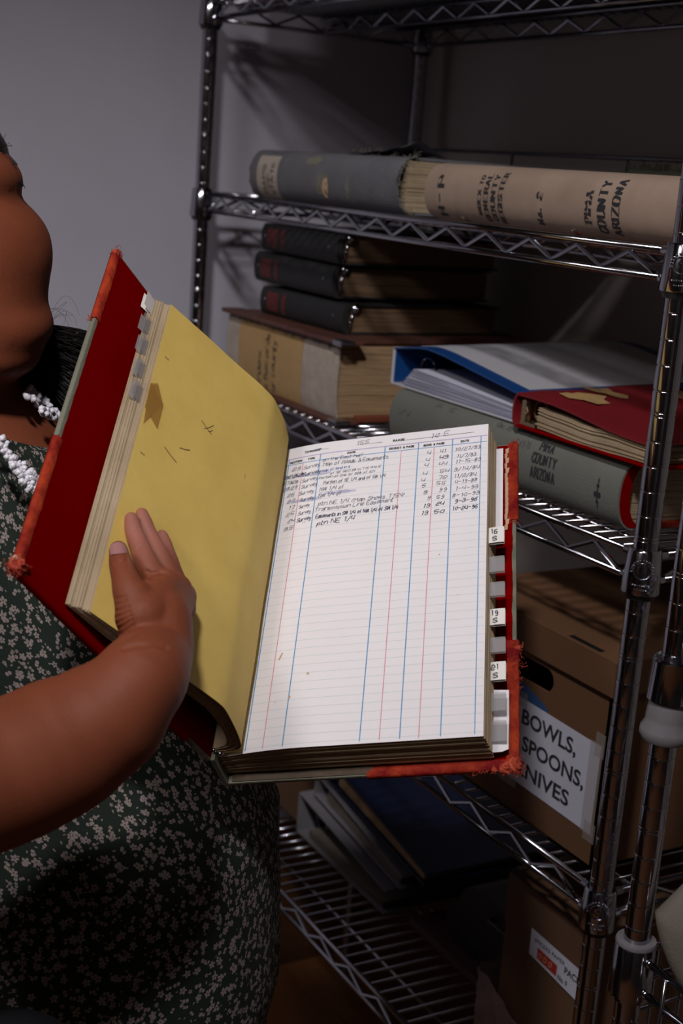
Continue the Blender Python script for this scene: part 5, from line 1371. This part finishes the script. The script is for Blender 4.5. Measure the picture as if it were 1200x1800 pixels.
for i in range(420):
    t = rnd.random(); s_ = rnd.gauss(0, 1)
    a = dp(-40 + rnd.uniform(-20, 60), 590 + t * 80, 53 + rnd.uniform(-.6, .6)); b = dp(60 + rnd.uniform(-10, 20), 574 + t * 110 + s_ * 3, 52.0 + rnd.uniform(-.5, .4)); c = dp(120 + rnd.uniform(-10, 25), 574 + t * 150 + rnd.uniform(0, 14), 51.8 + rnd.uniform(-.4, .4)); d = dp(165 + rnd.uniform(-15, 20), 590 + t * 210, 52.2)
    P = [np.array(x) for x in cr([tuple(p[:2]) for p in (a, b, c, d)], 5)]; Z = [x[1] for x in cr([(j, p[2]) for j, p in enumerate((a, b, c, d))], 5)]
    g.tube([(p[0], p[1], z) for p, z in zip(P, Z)], .022, 3, cap=False)
for i in range(7):      # stray hairs at the jaw and brow
    a = dp(80 + rnd.uniform(-8, 5), 560 + rnd.uniform(-20, 30), 49.5); m_ = dp(100 + rnd.uniform(-5, 25), 545 + rnd.uniform(-45, 25), 49.5); b = dp(110 + rnd.uniform(-20, 30), 560 + rnd.uniform(-10, 14), 50)
    g.tube([(1 - t_) ** 2 * a + 2 * t_ * (1 - t_) * (m_ * 1.6 - (a + b) * .3) + t_ * t_ * b for t_ in [k_ / 12 for k_ in range(13)]], .005, 3, cap=False)
for i in range(10):
    a = dp(-4, 258 + i * 2, 49); b = dp(12 + rnd.uniform(-6, 10), 240 + rnd.uniform(-12, 30), 49); g.tube([a, (a + b) / 2 + UP * .05, b], .008, 3, cap=False)
o = pb(g, 'hair_strands', M['hair']); tag(o, kind='stuff')
g = MB()       # lashes and brow of the eye at the edge of the face
for i in range(9):
    a = dp(25 + i * .4, 321 + i * .9, 49.0); g.tube([a, a + RT * (.14 + .02 * i % 3) + UP * .03, a + RT * .30 + UP * (.10 - .02 * i)], .012, 3)
pb(g, 'eyelashes', M['hair'])
g = MB()
for i in range(22):
    a = dp(15 + i * .6, 277 + i * .9, 48.95); g.tube([a, a + RT * .07 - UP * .07], .008, 3)
pb(g, 'eyebrow', M['hair'])
# the far side of the face: nose, lips, ear and eye, turned away from the aisle
def facept(px_, py_, d): return dp(px_, py_, d)
g = MB(); g.sphere(facept(-10, 322, 51.2), .48, 14, 10); pb(g, 'eyeball', M['white'], smooth=True)
g = MB(); limb(g, [facept(2, 335, 51.6), facept(38, 400, 52.2), facept(50, 440, 52.4), facept(28, 462, 52.2)], [.35, .5, .6, .4], 12); pb(g, 'nose', M['skin'], smooth=True)
g = MB(); limb(g, [facept(30, 505, 51.4), facept(52, 500, 51.8), facept(40, 500, 52.4)], [.22, .3, .2], 10); limb(g, [facept(30, 522, 51.4), facept(50, 522, 51.8), facept(40, 520, 52.4)], [.22, .32, .2], 10); pb(g, 'lips', M['nail'], smooth=True)
g = MB(); g.sphere(dp(-190, 400, 45.6), .95, 14, 10, (.45, .7, 1.25)); pb(g, 'ear', M['skin'], smooth=True)
# necklace of small white shells
nk = MB(); neck_parent = thing('necklace', 'white shell necklace lying at the open neckline and over the dress', 'necklace', tuple(dp(75, 710, 47.0)))
NO = dp(75, 710, 47.0); rnd = random.Random(6)
def surf_depth(px_, py_, grow=0):
    rw = min(ROWS, key=lambda q_: abs(q_[0] - py_)); rs_ = sorted(ROWS, key=lambda q_: abs(q_[0] - py_))[:2]
    y, xl, xr, d, b = [sum(q_[k_] * w_ for q_, w_ in zip(rs_, ws)) for k_ in range(5)] if False else rw
    xc = (xl + xr) / 2; a = (xr - xl) / 2; t = min(abs((px_ - xc) / a), .995); return d - (b + grow) * (1 - t ** 2.25) ** (1 / 2.25)
chain = []
for (a, b), (c, d), w_, k_ in (((48, 684), (104, 742), 12, 44), ((28, 812), (78, 872), 14, 44), ((-30, 735), (25, 812), 10, 26)):
    for i in range(k_):
        t = (i + .5) / k_; px_ = a + (c - a) * t + rnd.uniform(-w_, w_) * .55 * (1 + .4 * math.sin(t * 3)); py_ = b + (d - b) * t - (px_ - (a + (c - a) * t)) * .9
        chain.append((px_, py_))
sh0 = None
for px_, py_ in chain:
    dd = surf_depth(px_, py_, .28 if py_ > 760 else 0.0) - .16; p = dp(px_, py_, dd)
    if sh0 is None:
        g = MB(); g.lathe([(.001, -.17), (.05, -.13), (.10, -.02), (.115, .05), (.09, .12), (.04, .16), (.001, .17)], n=9)
        for i in range(5): g.tube([(.116 * math.cos(a), .116 * math.sin(a), .05 + .0 * a) for a in [i * 1.25 + j * .3 for j in range(4)]], .012, 3)
        sh0 = g.build('shell', M['shell'], neck_parent, smooth=True)
        o = sh0
    else:
        o = sh0.copy(); SC.collection.objects.link(o); o.parent = neck_parent
    o.location = tuple((p - NO) * S); o.rotation_euler = (rnd.uniform(0, 3), rnd.uniform(0, 3), rnd.uniform(0, 3)); s_ = rnd.uniform(.75, 1.15); o.scale = (s_, s_, s_)
# dark bag strap at the waist, bottom-left
g = MB(); c0 = dp(10, 1905, 40.4)
r = thing('shoulder_bag', 'black shoulder bag at the hip, just entering the lower left corner', 'bag', tuple(c0))
g.sphere(c0, 1.0, 24, 14, (2.5, 2.5, 1.9)); g.build('bag_body', M['darkbelt'], r, smooth=True, org=c0)
MB().tube([dp(-60, 1840, 40.6), dp(-190, 1700, 41), dp(-330, 1300, 42), dp(-330, 900, 43.6)], .3, 8).build('strap', M['darkbelt'], r, smooth=True, org=c0)
for s_ in (-1, 1):
    an = hipc + RV * 4.0 * s_ + FV * (-.6 * s_); g = MB(); limb(g, [np.array([an[0], an[1], -58.6]) - RV * 1.0, np.array([an[0], an[1], -58.6]) + RV * 2.5 - FV * .7, np.array([an[0], an[1], -58.9]) + RV * 6 - FV * 1.6], [1.45, 1.5, 1.1], 14); g.box(an[0] - 2.2, an[0] + 2.2, an[1] - 2, an[1] + 2, -60, -59.2)
    pb(g, 'shoe', M['shoe'], smooth=True, auto=.6)
